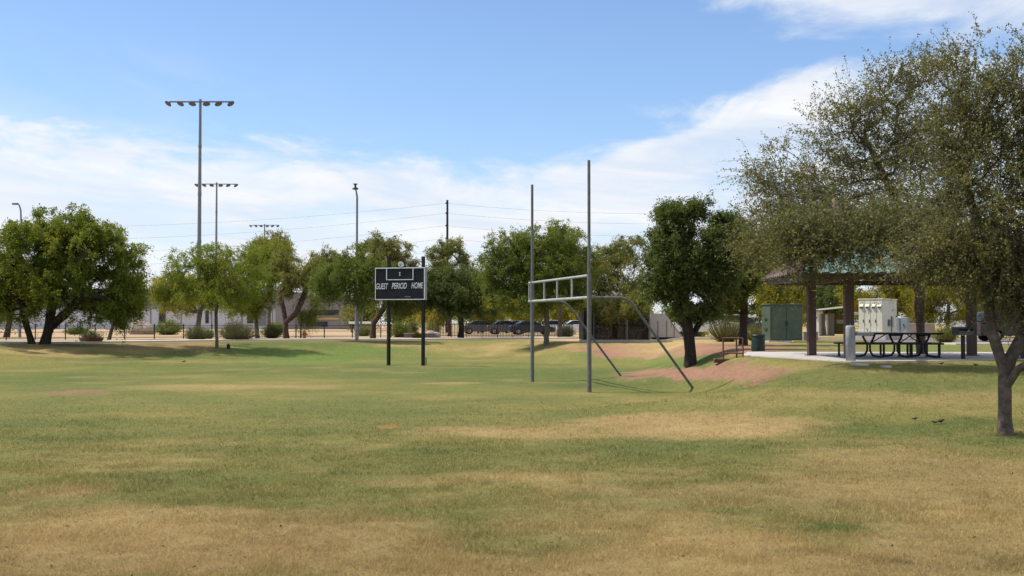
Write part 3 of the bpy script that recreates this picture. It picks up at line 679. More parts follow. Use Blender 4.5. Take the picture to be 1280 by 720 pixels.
V, tn, sg = leaves_mesh(np.concatenate(Ps), .085, rg, np.full(70*45, .4), .3); link('foliage', np_mesh('foliage', V, 4, {'tint': tn, 'sprig': sg}), LG['sage'], t)

# ------------------------------------------------------------------ paths, road, slab
def strip(name, pts, w, h, m, off=0.0, kind='structure', sub=24):
    """ribbon following the terrain, top h above it, with side faces"""
    P = []
    for (a, b) in zip(pts[:-1], pts[1:]):
        for i in range(sub): t = i/sub; P.append((a[0]+(b[0]-a[0])*t, a[1]+(b[1]-a[1])*t))
    P.append(pts[-1]); V = []; Fc = []
    for i, p in enumerate(P):
        a = P[max(0, i-1)]; b = P[min(len(P)-1, i+1)]; tx, ty = b[0]-a[0], b[1]-a[1]; l = math.hypot(tx, ty); nx, ny = -ty/l, tx/l
        for s in (off, off+w):
            x, y = p[0]+nx*s, p[1]+ny*s; z = gz(x, y); V += [(x, y, z-.15), (x, y, z+h)]
    for i in range(len(P)-1):
        o = i*4; Fc += [(o+1, o+3, o+7, o+5), (o, o+1, o+5, o+4), (o+2, o+6, o+7, o+3)]
    o = (len(P)-1)*4; Fc += [(0, 2, 3, 1), (o, o+1, o+3, o+2)]
    b = MB(); b.add(V, Fc); return tag(b.build(name, m), kind=kind)
strip('sidewalk', PATH, 2.2, .10, M['concrete_path'], off=0.0)
strip('road', [(x, y) for x, y in PATH], 7.0, .03, M['asphalt'], off=2.25)
strip('kerb', [(4.4,78.2), (9,77.6), (14,77.2), (20,77.2)], .35, .13, M['concrete_path'])
strip('sidewalk_east', [(22.5,60.5), (34,61), (60,62)], 1.8, .08, M['concrete_path'])
strip('road_east', [(15.5,66), (30,66.5), (70,68)], 15, .03, M['asphalt_dark'], off=.4)
mb = MB(); mb.prism(SLAB, .9, 1.13); tag(mb.build('pavilion_slab', M['concrete']), kind='structure')
g = ground(1020,427.5)
yk = strip('yellow_kerb', [(15.8,67.0), (20,66.9)], .2, .12, M['yellow_kerb'])
mb = MB()
for (px, py, s) in ((1074.5,456.8,.30), (1107.5,459.5,.18)):
    g = ground(px, py); mb = MB(); mb.box((0,0,.02), (s, s*1.6, .06), .3, .008)
    tag(mb.build('utility_cover', M['concrete'], None, tuple(g)), 'larger pale square cover set in the grass before the shelter' if s > .25 else 'smaller pale cover set in the grass before the picnic table', 'utility cover')

# ------------------------------------------------------------------ goalpost
g1 = ground(736.5,490); g2 = ground(665.3,477.2)
Yg1 = 38.5; Yg2 = 45.3; P1 = Vector((at(736.5,404,Yg1).x, Yg1, 0)); P2 = Vector((at(665.3,404,Yg2).x, Yg2, 0))
root = empty('goalpost', (P1.x, P1.y, 0), 0, 'tall weathered football goalpost with ladder crossbar and bent rear braces', 'goalpost')
def rel(v): return (v[0]-P1.x, v[1]-P1.y, v[2])
ux = (P2-P1).normalized(); vx = Vector((ux.y, -ux.x, 0)); vx = vx if vx.x > 0 else -vx
for P in (P1, P2):
    r_ = 1.0
    b = MB(); b.cyl(rel((P.x, P.y, gz(P.x,P.y)-.1)), .072, 3.05-gz(P.x,P.y)+.1+.75, 16); b.build('post', M['steel'], root)
    b = MB(); b.tube([rel((P.x, P.y, 3.8)), rel((P.x, P.y, 7.5))], [.052,.048], 14); b.build('upright', M['steel'], root)
    foot = P + vx*3.62; fz = gz(foot.x, foot.y)
    top = 3.05
    pts = [P + vx*.03 + Vector((0,0,top)), P + vx*.5 + Vector((0,0,top)), P + vx*1.02 + Vector((0,0,top))]
    A = P + vx*1.33 + Vector((0,0,top)); Bf = Vector((foot.x, foot.y, fz-.08))
    d2 = (Bf-A).normalized()
    for i in range(1, 7):
        tt = i/6; q0 = A-vx*.31; q2 = A+d2*.31; pts.append(q0*(1-tt)**2 + A*2*tt*(1-tt) + q2*tt*tt)
    pts.append(Bf)
    b = MB(); b.tube([rel(p) for p in pts], .042, 12); b.build('brace', M['steel'], root)
b = MB(); e1 = P1 - ux*.03; e2 = P2 + ux*.42
for z, r in ((3.05, .052), (3.76, .045)): b.tube([rel(e1+Vector((0,0,z))), rel(e2+Vector((0,0,z)))], r, 12)
b.build('crossbar', M['steel_white'], root)
Lx = (P2-P1).length
for s in (.27, .52, .76, 1.0+.42/Lx):
    p = P1 + ux*Lx*s; b = MB(); b.cyl(rel((p.x, p.y, 3.05)), .034, .71, 10); b.build('rung', M['steel_white'], root)

# ------------------------------------------------------------------ scoreboard
ga = ground(482.3,457.5); gb = ground(526.7,457.0)
C0 = (ga+gb)/2; ang = -math.radians(16)
Yb = C0.y; k = Yb/F
root = empty('scoreboard', (C0.x, C0.y, 0), ang, 'black scoreboard reading GUEST PERIOD HOME on two dark steel posts', 'scoreboard')
zt = at(500, 334.5, Yb).z; zb = at(500, 375, Yb).z; bw = 64*k/math.cos(ang); bh = zt-zb; xc = at(501, 350, Yb).x - C0.x
hs = (526.7-482.3)/2*k/math.cos(ang)
for s in (-1, 1):
    b = MB(); z0 = gz(C0.x, C0.y)-.2; zz = at(500, 320.5, Yb).z
    b.box((s*hs, .20, (z0+zz)/2), (.12,.035,zz-z0)); b.box((s*hs, .40, (z0+zz)/2), (.12,.035,zz-z0)); b.box((s*hs, .30, (z0+zz)/2), (.035,.165,zz-z0))
    b.build('post', M['dark_steel'], root)
b = MB(); b.box((s*hs+.16, .3, .25), (.04,.04,.4)); b.build('conduit', M['dark_steel'], root)
zc = (zt+zb)/2; xo = xc/math.cos(ang)
b = MB(); b.box((xo, .02, zc), (bw, .30, bh), 0, .01); b.build('cabinet', M['board_side'], root)
b = MB(); b.box((xo, -.14, zc), (bw-.06, .03, bh-.06)); face = b.build('face', M['board'], root)
b = MB(); y_ = -.155; w_ = .036
b.box((xo, y_, zt-.03), (bw, .03, w_)); b.box((xo, y_, zb+.03), (bw, .03, w_)); 
for s in (-1, 1): b.box((xo+s*(bw/2-.026), y_, zc), (w_, .029, bh-.1))
b.build('border', M['white_paint'], root)
b = MB(); cx0, cx1 = xo-bw/2+.235*bw, xo-bw/2+.765*bw; cb = zt-.375*bh
b.box(((cx0+cx1)/2, y_-.004, cb), (cx1-cx0+.04, .02, .04))
for x in (cx0, cx1): b.box((x, y_-.004, (cb+zt)/2), (.04, .021, zt-cb-.06))
b.build('clock_outline', M['white_paint'], root)
xm = (cx0+cx1)/2

for dz in (.36, .24): b = MB(); b.box((xm, y_-.004, cb+dz), (.055,.02,.07)); b.build('colon_dot', M['white_paint'], root)
def text_mesh(name, s, size, m, parent, loc, shear=.22, squeeze=.72, bold=.006, ext=.008):
    cu = bpy.data.curves.new(name, 'FONT'); cu.body = s; cu.size = size; cu.extrude = ext; cu.offset = bold; cu.shear = shear; cu.align_x = 'LEFT'; cu.align_y = 'BOTTOM_BASELINE'
    tmp = bpy.data.objects.new('tmp_text', cu); COL.objects.link(tmp)
    dg = bpy.context.evaluated_depsgraph_get(); me = bpy.data.meshes.new_from_object(tmp.evaluated_get(dg))
    bpy.data.objects.remove(tmp); bpy.data.curves.remove(cu)
    me.name = name; me.materials.clear(); me.materials.append(m)
    xs = [v.co.x for v in me.vertices]; x0 = min(xs); w = max(xs)-x0
    for v in me.vertices: v.co.x = (v.co.x-x0)*squeeze
    o = bpy.data.objects.new(name, me); COL.objects.link(o); o.parent = parent; o.location = loc; o.rotation_euler = (PI/2, 0, 0)
    return o, w*squeeze
zl = zt - .655*bh
def fit(word, x0f, x1f, zl, Hc=.30, **kw):
    X0 = xo-bw/2+x0f*bw; X1 = xo-bw/2+x1f*bw
    o, w = text_mesh('lettering', word, Hc/.70, kw.pop('m', M['white_paint']), root, (X0, y_+.002, zl), squeeze=1.0, **kw)
    s = (X1-X0)/w
    for v in o.data.vertices: v.co.x *= s
    return o
fit('GUEST', .02, .265, zl-.01, bold=.003); fit('PERIOD', .34, .64, zl+.01, bold=.003); fit('HOME', .735, .965, zl+.02, bold=.003)
b = MB()
b.box((xo-bw/2+.655*bw, y_+.004, zb+.17), (.125*bw,.012,.055))
b.build('maker_mark', M['faint_paint'], root)
b = MB(); b.lathe((0,0,0), [(.02,-.12), (.05,-.02), (.08,.06), (.15,.16), (.14,.16), (.05,.0)], 16); h_ = b.build('horn', M['white_paint'], root); h_.location = (xo-.02, 0, zt+.12); h_.rotation_euler = (1.25, 0, .5)
b = MB(); b.cyl((xo-.02, .05, zt-.01), .03, .12, 8); b.box((xo+.1, .05, zt+.03), (.16,.12,.07)); b.build('horn_bracket', M['dark_steel'], root)

# ------------------------------------------------------------------ floodlight masts
def mast(label, px, toppy, Y, rz):
    x = at(px, 404, Y).x; z0 = gz(x, Y)-.2; zt = at(px, toppy, Y).z; Hh = zt-z0
    root = empty('floodlight_mast', (x, Y, z0), rz, label, 'floodlight mast', 'floodlight masts over the sports field')
    b = MB(); n = 5
    for i in range(n):
        a, c = i/n, (i+1)/n; b.tube([(0,0,Hh*a), (0,0,Hh*c)], [.24-.11*a, .235-.11*c], 12)
        if i: b.cyl((0,0,Hh*a-.15), .26-.11*a, .3, 12)
    b.build('pole', M['pole_grey'], root)
    b = MB(); b.box((0,-.13,Hh-.28), (5.9,.13,.13)); b.build('crossarm', M['pole_grey'], root)
    for i, dx in enumerate((-2.9,-1.75,-.65,.65,1.75,2.9)):
        lp = MB(); out_ = (dx/2.9)
        lp.tube([(0,0,0), (0,0,-.16)], .04, 6); 
        lp.lathe((0,0,-.42), [(.06,.24), (.17,.20), (.21,.10), (.26,.02)], 16)
        ob = lp.build('lamp', M['lamp_housing'], root); ob.location = (dx, -.13, Hh-.30); ob.rotation_euler = (-.7, -out_*.6, 0); ob.scale = (1.45, 1.0, .8)
        lg = MB(); lg.lathe((0,0,-.42), [(.255,.02), (.24,-.01), (.16,-.03), (.01,-.04)], 16); lg.build('lens', M['lamp_glass'], ob)
    return root
mast('tallest floodlight mast with six lamps, above the slender young tree', 248.3, 124, 115, .0)
mast('middle height floodlight mast close beside the tallest mast', 269.6, 228, 184, .03)
mast('shortest, farthest floodlight mast above the yellowish tree', 330, 280, 262, -.04)
def street_lamp(label, px, toppy, Y, kind):
    x = at(px, 404, Y).x; z0 = gz(x, Y)-.1; Hh = at(px, toppy, Y).z-z0; k = Y/F
    root = empty('street_lamp', (x, Y, z0), 0, label, 'street lamp')
    b = MB()
    if kind == 'camera':
        b.tube([(0,0,0), (0,0,Hh*.55)], [.17,.14], 10); b.tube([(0,0,Hh*.55), (0,0,Hh-1.2*1), (-.08,0,Hh-.7), (-.16,0,Hh-.5)], [.10,.09,.07,.06], 8); b.build('pole', M['pole_grey'], root)
        b = MB(); b.lathe((-.16,0,Hh-.5), [(.26,-.05), (.26,.05), (.10,.16), (.08,.32), (.2,.42), (.2,.46), (.01,.47)], 12); b.build('lamp', M['lamp_housing'], root)
    else:
        b.tube([(0,0,0), (0,0,Hh*.85), (-.05,0,Hh*.95), (-.16,0,Hh*.985), (-.3,0,Hh)], [.12,.08,.07,.06,.05], 8); b.build('pole', M['pole_grey'], root)
        b = MB(); b.box((-.5,0,Hh-.02), (.5,.25,.14), 0, .04); b.build('lamp', M['lamp_housing'], root)
    return root
street_lamp('tall grey pole with a small double lamp left of the scoreboard', 445.8, 229, 104, 'camera')
street_lamp('curved-top grey street lamp above the left mesquite', 25, 254.5, 96, 'arm')

# ------------------------------------------------------------------ utility poles and power lines
def upole(label, px, toppy, Y):
    x = at(px, 404, Y).x; z0 = gz(x, Y)-.2; Hh = at(px, toppy, Y).z-z0
    root = empty('utility_pole', (x, Y, z0), 0, label, 'utility pole', 'wooden poles carrying the power lines')
    b = MB(); b.tube([(0,0,0), (0,0,Hh)], [.19,.13], 10); b.build('pole', M['wood_grey'], root)
    for z in UZ:
        b = MB(); b.lathe((-.18,0,z-z0-.1), [(.03,0), (.09,.05), (.04,.1), (.09,.15), (.03,.22)], 8); b.box((-.1,0,z-z0), (.22,.05,.05)); b.build('insulator', M['lamp_housing'], root)
    return x
UY = 150; UZ = [at(559, p, UY).z for p in (254, 266.5, 282, 298, 313)]
xs = [(upole('wooden utility pole rising behind the scoreboard', 559, 250, UY), UY)]
xs.append((upole('wooden utility pole hidden behind the shelter tree', 1120, 262, UY-4), UY-4))
xl = (at(-420, 404, 146).x, 146)
for seg, (A, Bp, lb, sag) in enumerate((((xl), xs[0], 'left of the utility pole', 2.6), (xs[0], xs[1], 'right of the utility pole', 1.5))):
    for i, z in enumerate(UZ):
        b = MB(); pts = []
        za = (at(-420, 404-(404-[262,283,300,318,333][i])*1.0, 146).z) if seg == 0 else z
        for j in range(25):
            t_ = j/24; pts.append((A[0]+(Bp[0]-A[0])*t_-.18, A[1]+(Bp[1]-A[1])*t_, za+(z-za)*t_ - sag*4*t_*(1-t_)))
        b.tube(pts, .011, 5)
        tag(b.build('power_line', M['wire']), '%s power line %s' % (('topmost thin', 'second from top', 'third from top', 'second lowest', 'lowest')[i], lb), 'power line', 'power lines crossing the sky')

# ------------------------------------------------------------------ warehouse on the left
Yw = 215; wx0 = at(-260,404,Yw).x; wx1 = at(434,404,Yw).x; zr = at(0,362,Yw).z; zm = at(0,386,Yw).z; z0 = gz(-60,Yw)-.3
root = empty('warehouse', ((wx0+wx1)/2, Yw, 0), 0, 'long white and grey warehouse behind the trees at the left', 'building')
cx = (wx0+wx1)/2; xt = at(345,404,Yw).x
b = MB(); b.box(((wx0+xt)/2-cx, 20, (z0+zm)/2), (xt-wx0, 40, zm-z0)); b.build('white_wall', M['wall_white'], root)
b = MB(); b.box(((wx0+xt)/2-cx, 20, (zr+zm)/2), (xt-wx0+.2, 40.3, zr-zm)); b.build('fascia', M['wall_grey'], root)
zo = at(0,370,Yw).z
b = MB(); b.box(((xt+wx1)/2-cx, 19.6, (z0+zo)/2), (wx1-xt, 40, zo-z0)); b.build('office_wall', M['wall_taupe'], root)
def wpx(x0, y0, x1, y1, name, m, d=.12, yoff=0.0):
    a = at(x0, y0, Yw); c = at(x1, y1, Yw); q = MB(); q.box(((a.x+c.x)/2-cx, yoff-d/2, (a.z+c.z)/2), (c.x-a.x, d, a.z-c.z)); return q.build(name, m, root)
wpx(386,387.5,424,394, 'window', M['glass_dark'], .14, -.36); wpx(383,402,410,408, 'window', M['glass_dark'], .14, -.36)
wpx(356,397.3,424,399.4, 'yellow_band', M['yellow_band'], .25, -.38)
for x0, x1 in ((309,317), (199,207), (257,261), (120,126)): wpx(x0, 388, x1, 404, 'window', M['glass_dark'], .14)
for x0, x1 in ((323,333),): wpx(x0, 389, x1, 406, 'roller_door', M['wall_grey'], .16)
wpx(64,399,72,411, 'door', M['blue'], .2); wpx(425,371,434,410,'corner_panel', M['wall_grey'], .2, -.38)
for x in range(-40, 345, 38): wpx(x, 386.5, x+1, 411, 'pilaster', M['wall_grey'], .1)

# ------------------------------------------------------------------ post and rail fence along the left road
F0 = at(-80, 404, 84); F1 = at(462, 404, 99)
root = empty('rail_fence', (F0.x, 84, 0), 0, 'low black post and rail fence running along the road at the left', 'fence')
def fpt(px): 
    Y = 82+ (px+66)*(18/530.); return at(px, 404, Y).x-F0.x, Y-84, gz(at(px,404,Y).x, Y)
for px in [-66,-29,8,44.3,82,119,156,193,229.5,265,300,335,370,405.4,440.5,476,489]:
    x, y, z = fpt(px); b = MB(); b.tube([(x,y,z-.1), (x,y,z+1.08)], .045, 8); b.lathe((x,y,z+1.08), [(.06,0), (.06,.03), (.02,.06), (.001,.065)], 8); b.build('post', M['black_metal'], root)
for h in (.55, 1.0, .12):
    b = MB(); pts = [(lambda q: (q[0], q[1], q[2]+h))(fpt(px)) for px in range(-66, 495, 10)]; b.tube(pts, .022 if h != 1.0 else .018, 6, False); b.build('rail', M['black_metal'], root)

# ------------------------------------------------------------------ iron picket fence by the car park
root = empty('picket_fence', (at(625,404,103).x, 103, 0), 0, 'black iron picket fence in front of the parked cars', 'fence')
X0 = at(545,404,103).x-root.location.x; X1 = at(716,404,103).x-root.location.x; z0 = 1.0
n = 90
for i in range(n):
    x = X0+(X1-X0)*i/(n-1); zz = gz(x+root.location.x, 103); b = MB()
    if i % 10 == 0: b.box((x, 0, zz+.64), (.08,.08,1.34)); b.lathe((x,0,zz+1.31), [(.05,0), (.05,.03), (.001,.07)], 8); b.build('post', M['black_metal'], root)
    else: b.box((x, 0, zz+.64), (.052,.045,1.18)); b.build('picket', M['black_metal'], root)
for h in (.16, 1.12):
    b = MB(); b.box(((X0+X1)/2, -.002, gz(-1, 103)+h), (X1-X0, .036, .04)); b.build('rail', M['black_metal'], root)

# ------------------------------------------------------------------ boulders
for i, (px, py, s, lb) in enumerate(((538,415,.55,'pale rounded boulder left of the picket fence'), (544.5,415,.42,'smaller pale boulder beside the rounded boulder'), (182,411,1.0,'brown boulder at the warehouse foot'), (176,409,1.3,'tan boulder behind the brown boulder'))):
    Y = 98 if i < 2 else 122
    p = at(px, 404, Y); rg = np.random.default_rng(i+5); b = MB(); n = 14; prof = []
    V = []; Fc = []
    for a in range(8):
        for c in range(n):
            ph = PI*(a+.02)/7.04; th = 2*PI*c/n; d = np.array([math.sin(ph)*math.cos(th), math.sin(ph)*math.sin(th), math.cos(ph)])
            r = s*(1+.5*(vnoise(np.array([d[0]*1.8+i*7]), np.array([d[1]*1.8]), d[2]*1.8, 3)[0]-.5)); V.append((d[0]*r, d[1]*r*.8, d[2]*r*.75))
    for a in range(7):
        for c in range(n): Fc.append((a*n+c, a*n+(c+1)%n, (a+1)*n+(c+1)%n, (a+1)*n+c))
    b.add(V, Fc, True); tag(b.build('boulder', M['stone'], None, (p.x, Y, gz(p.x, Y)+s*.35)), lb, 'boulder')

# ------------------------------------------------------------------ hydrant
g = ground(380.5, 424); Yh = g.y
root = empty('fire_hydrant', tuple(g), .3, 'small orange fire hydrant beside the road', 'fire hydrant')
b = MB(); b.lathe((0,0,0), [(.17,-.05), (.17,.05), (.12,.06), (.12,.42), (.15,.44), (.15,.48), (.11,.52), (.09,.60), (.03,.64), (.03,.70), (.001,.70)], 16); b.build('barrel', M['orange'], root)
for s in (-1, 1): b = MB(); b.tube([(s*.1,0,.36), (s*.24,0,.36)], .07, 10); b.build('nozzle', M['orange'], root)
b = MB(); b.tube([(0,-.1,.34), (0,-.23,.34)], .09, 10); b.build('nozzle', M['orange'], root)

# ------------------------------------------------------------------ dark screened enclosure and trailer
Ye = 79.2; ex = lambda px: at(px, 404, Ye).x; zg = gz(ex(770), Ye)
root = empty('screened_enclosure', (ex(770), Ye, zg), 0, 'dark chain link enclosure with privacy screens behind the goalpost', 'enclosure')
zt = at(770, 385, Ye).z-zg; o_ = ex(770)
cols = [(729,736), (742.5,781), (785,811)]
for i, px in enumerate((728.5, 742, 783, 811.5)):
    b = MB(); b.cyl((ex(px)-o_, 0, -.1), .07 if i != 2 else .11, zt+.15, 10); b.build('post', M['steel'], root)
for i, (a, c) in enumerate(((729.5,741), (743,781.5), (785,810.5))):
    b = MB(); X0, X1 = ex(a)-o_, ex(c)-o_; ns = int((X1-X0)/.09)
    for j in range(ns): b.box((X0+(j+.5)*(X1-X0)/ns, 0, zt/2+.04), ((X1-X0)/ns-.004, .02, zt-.14+.03*random.Random(j+i*50).random()))
    b.build('screen_panel', M['mesh_screen'] if i != 1 else M['screen_brown'], root)
for z in (.06, zt*.5, zt): b = MB(); b.tube([(ex(728.5)-o_, -.03, z), (ex(811.5)-o_, -.03, z)], .028, 6); b.build('rail', M['dark_steel'], root)
for a, c in ((728.5, 727.0), (811.5, 813)):
    b = MB(); X0 = ex(a)-o_
    for j in range(36): b.box((X0, .15+j*.12, zt/2+.04), (.02, .1, zt-.12))
    b.build('screen_panel', M['mesh_screen'], root)
Yt = 82; a = at(815,404,Yt).x; c = at(852,404,Yt).x; zg = gz(c, Yt)
root = empty('storage_trailer', ((a+c)/2, Yt, zg), 0, 'off white storage trailer with sloping side between the enclosure and the oak', 'trailer')
h0 = at(0,421.5,Yt).z-zg; h1 = at(0,392,Yt).z-zg; w = c-a
b = MB(); P = [(-w/2-.1,h0), (w/2+.1,h0), (w/2-.55,h1-.75), (w/2-1.15,h1), (-w/2-.1,h1)]
V = [(x,0,z) for x, z in P]+[(x,2.3,z) for x, z in P]; b.add(V, [(0,1,2,3,4), (9,8,7,6,5)]+[(i,(i+1)%5,5+(i+1)%5,5+i)[::-1] for i in range(5)]); b.build('box_body', M['trailer'], root)
b = MB(); b.box((0,1.1,h0-.09), (w-.1,1.9,.16)); b.build('chassis', M['black_metal'], root)
for x in (-w*.2, w*.2): b = MB(); b.tube([(x,.1,h0*.5+.02), (x,.32,h0*.5+.02)], h0*.5+.02, 16); b.build('wheel', M['tyre'], root)
for x in (-w*.3, 0, w*.25): b = MB(); b.box((x,-.02,(h0+h1)/2-.25), (.04,.03,(h1-h0)*.7)); b.build('batten', M['steel'], root)

# ------------------------------------------------------------------ rusty railing, barrel
ga = ground(904, 452); gb = ground(928.5, 449); 
gb = Vector((at(928.5,404,ga.y-.3).x, ga.y-.3, 0)); gb.z = gz(gb.x, gb.y)
root = empty('handrail', tuple(ga), 0, 'short rusty pipe railing at the end of the shelter slab', 'railing')
tz = at(0,422.5,ga.y).z-ga.z; R_ = lambda p, h: (p.x-ga.x, p.y-ga.y, h)
mid = (ga+gb)/2 + Vector((.12,0,0)); mid.z = gz(mid.x, mid.y)
for p in (ga, mid, gb): b = MB(); b.tube([R_(p, p.z-ga.z-.15), R_(p, tz)], .028, 8); b.build('post', M['rust'], root)
for h, s in ((tz, 0), (tz*.36, 0)): b = MB(); b.tube([R_(ga, h), R_(gb, h)], .026, 8); b.build('rail', M['rust'], root)
b = MB(); b.tube([R_(mid, tz*.68), R_(gb, tz*.68)], .026, 8); b.build('rail', M['rust'], root)
b = MB(); b.box((-.05,0,.03), (.55,.3,.14), 0, .02); b.build('footing', M['rust'], root)

Yb_ = 47.5; x = at(947.5,404,Yb_).x; zg = gz(x, Yb_); s_ = Yb_/F; hh = at(0,418.5,Yb_).z-zg
root = empty('trash_barrel', (x, Yb_, zg-.02), 0, 'dark green steel barrel standing at the left end of the slab', 'trash barrel')
b = MB(); r = 8.4*s_; prof = [(.01,0), (r*.97,0)]
for i in range(1, 13):
    z = hh*i/13; prof.append((r*(1.0 if i not in (4, 9) else 1.045), z)); 
prof += [(r*1.04,hh-.02), (r*1.04,hh), (r*.97,hh), (r*.95,hh-.05), (r*.94,.1), (.01,.1)]
b.lathe((0,0,0), prof, 28); b.build('drum', M['barrel'], root)
b = MB(); b.lathe((0,0,hh-.18), [(r*.93,.0), (r*.96,.19), (r*1.07,.22), (r*1.10,.16)], 28); b.build('liner', M['black_metal'], root)

# ------------------------------------------------------------------ picnic shelter
root = empty('picnic_shelter', (12.9,38.5,1.13), 0, 'open picnic shelter with brown posts and teal ribbed metal hip roof', 'picnic shelter')
px_ = [(10.12,40.3), (10.42,36.9), (15.45,40.1), (15.9,36.9)]
ev = at(0,343.5,35.6).z-1.13
for x, y in px_:
    b = MB(); b.box((x-12.9, y-38.5, ev/2-.02), (.27,.27,ev+.04), 0, .012); p = b.build('post', M['brown_post'], root)
    b = MB(); b.box((x-12.9, y-38.5, .012), (.4,.4,.024)); b.build('base_plate', M['brown_post'], p)
xe0, xe1, ye0, ye1 = at(1001,404,35.6).x-12.9, 17.2-12.9, 35.6-38.5, 41.3-38.5; rz_ = at(0,300,38.8).z-1.13; yr = .3; xr0, xr1 = xe0+1.6, xe1-2.6
def slope(name, A, B_, C_, D_, n, m):
    """ribbed metal sheet between eave A-B and ridge D-C"""
    b = MB(); A, B_, C_, D_ = map(Vector, (A, B_, C_, D_)); V = []; nn = n*4
    nrm = (B_-A).cross(D_-A).normalized(); nrm = nrm if nrm.z > 0 else -nrm
    for j, tt in enumerate((0, .25, .5, .75, 1)):
        for i in range(nn+1):
            s = i/nn; p = (A+(B_-A)*s)*(1-tt) + (D_+(C_-D_)*s)*tt; h = .045 if i % 4 in (1, 2) else 0; V.append(p+nrm*h)
    k = nn+1; Fc = [(j*k+i, j*k+i+1, (j+1)*k+i+1, (j+1)*k+i) for j in range(4) for i in range(nn)]
    b.add(V, Fc); o = len(b.v); b.add([v-nrm*.03 for v in V], [f[::-1] for f in Fc])
    return b.build(name, m, root)
e = ev+.05
slope('roof', (xe0,ye0,e), (xe1,ye0,e), (xr1,yr,rz_), (xr0,yr,rz_), 26, M['roof_green'])
slope('roof', (xe1,ye1,e), (xe0,ye1,e), (xr0,yr,rz_), (xr1,yr,rz_), 26, M['roof_green'])
slope('roof', (xe0,ye1,e), (xe0,ye0,e), (xr0,yr,rz_), (xr0,yr+.02,rz_), 20, M['roof_rust'])
slope('roof', (xe1,ye0,e), (xe1,ye1,e), (xr1,yr+.02,rz_), (xr1,yr,rz_), 20, M['roof_green'])
for (x0, y0, x1, y1) in ((xe0+.2,ye0+.2,xe1-.2,ye0+.2), (xe0+.2,ye1-.2,xe1-.2,ye1-.2), (xe0+.2,ye0+.35,xe0+.2,ye1-.35), (xe1-.2,ye0+.35,xe1-.2,ye1-.35), (10.17-12.9,36.9-38.5,10.17-12.9,40.3-38.5), (15.7-12.9,36.9-38.5,15.7-12.9,40.3-38.5)):
    b = MB(); b.box(((x0+x1)/2,(y0+y1)/2,ev-.06), (max(.10,abs(x1-x0)),max(.10,abs(y1-y0)),.17)); b.build('beam', M['roof_rust'], root)
for i in range(7):
    x = xe0+.6+(xe1-xe0-1.2)*i/6; b = MB(); b.box((x,(ye0+ye1)/2,ev+.065), (.07,ye1-ye0-.8,.06)); b.build('rafter', M['roof_rust'], root)
b = MB(); b.tube([(xr0-.05,yr,rz_+.05), (xr1+.05,yr,rz_+.05)], .07, 8); b.build('ridge_cap', M['roof_green'], root)

# ------------------------------------------------------------------ drinking fountain
g = Vector((at(1063,404,34.75).x, 34.75, 1.12)); 
root = empty('drinking_fountain', tuple(g), 0, 'grey concrete drinking fountain pillar with side basin on the slab corner', 'drinking fountain')
b = MB(); b.lathe((0,0,0), [(.01,0), (.138,0), (.138,.98), (.132,1.015), (.11,1.03), (.01,1.03)], 28); b.build('pedestal', M['fountain'], root)
b = MB(); b.box((.39,0,.80), (.52,.26,.12), 0, .03); b.build('basin', M['fountain'], root)
b = MB(); b.tube([(.50,.02,.86), (.50,.02,.92), (.47,.02,.94)], .015, 8); b.tube([(.0,.0,1.03), (.0,.0,1.09)], .02, 8); b.build('spout', M['steel'], root)

# ------------------------------------------------------------------ picnic table
gT = Vector((at(1110,404,38.3).x, 38.3, 1.132)); s_ = 38.3/F
root = empty('picnic_table', tuple(gT), math.radians(-4), 'long black steel picnic table with two attached benches under the shelter', 'picnic table')
def slatbox(b, c, d, n):
    w = d[1]/n
    for i in range(n): b.box((c[0], c[1]-d[1]/2+w*(i+.5), c[2]), (d[0], w-.012, d[2]), 0, .006)
b = MB(); slatbox(b, (.28,0,.755), (2.72,.76,.06), 5); b.build('table_top', M['black_metal'], root)
for s in (-1, 1): b = MB(); slatbox(b, (-.02,s*.68,.44), (3.1,.27,.055), 2); b.build('bench', M['black_metal'], root)
for i, x in enumerate((-.62,.24,1.1)):
    b = MB()
    for s in (-1, 1):
        b.tube([(x-.13*s,s*.30,.73), (x-.10*s,s*.22,.60), (x-.02*s,s*.10,.40), (x-.02*s,s*.12,.20), (x-.08*s,s*.22,.06), (x-.2*s,s*.42,.03), (x-.30*s,s*.62,.03), (x-.32*s,s*.68,.08), (x-.32*s,s*.68,.42)], .036, 8)
    b.tube([(x-.2,-.1,.70), (x+.2,.1,.70)], .022, 8); b.build('leg', M['black_metal'], root)
for s in (-1, 1):
    for x in (-1.42, 1.40, .52):
        b = MB(); b.tube([(x,s*.68,.42), (x,s*.68,0)], .036, 8); b.tube([(x-.07,s*.68,.012), (x+.07,s*.68,.012)], .02, 6); b.build('bench_leg', M['black_metal'], root)
for x0, x1 in ((-.6,-.1), (.3,.75), (1.05,.6)): b = MB(); b.tube([(x0,0,.42), (x1,0,.72)], .018, 6); b.build('cross_brace', M['black_metal'], root)

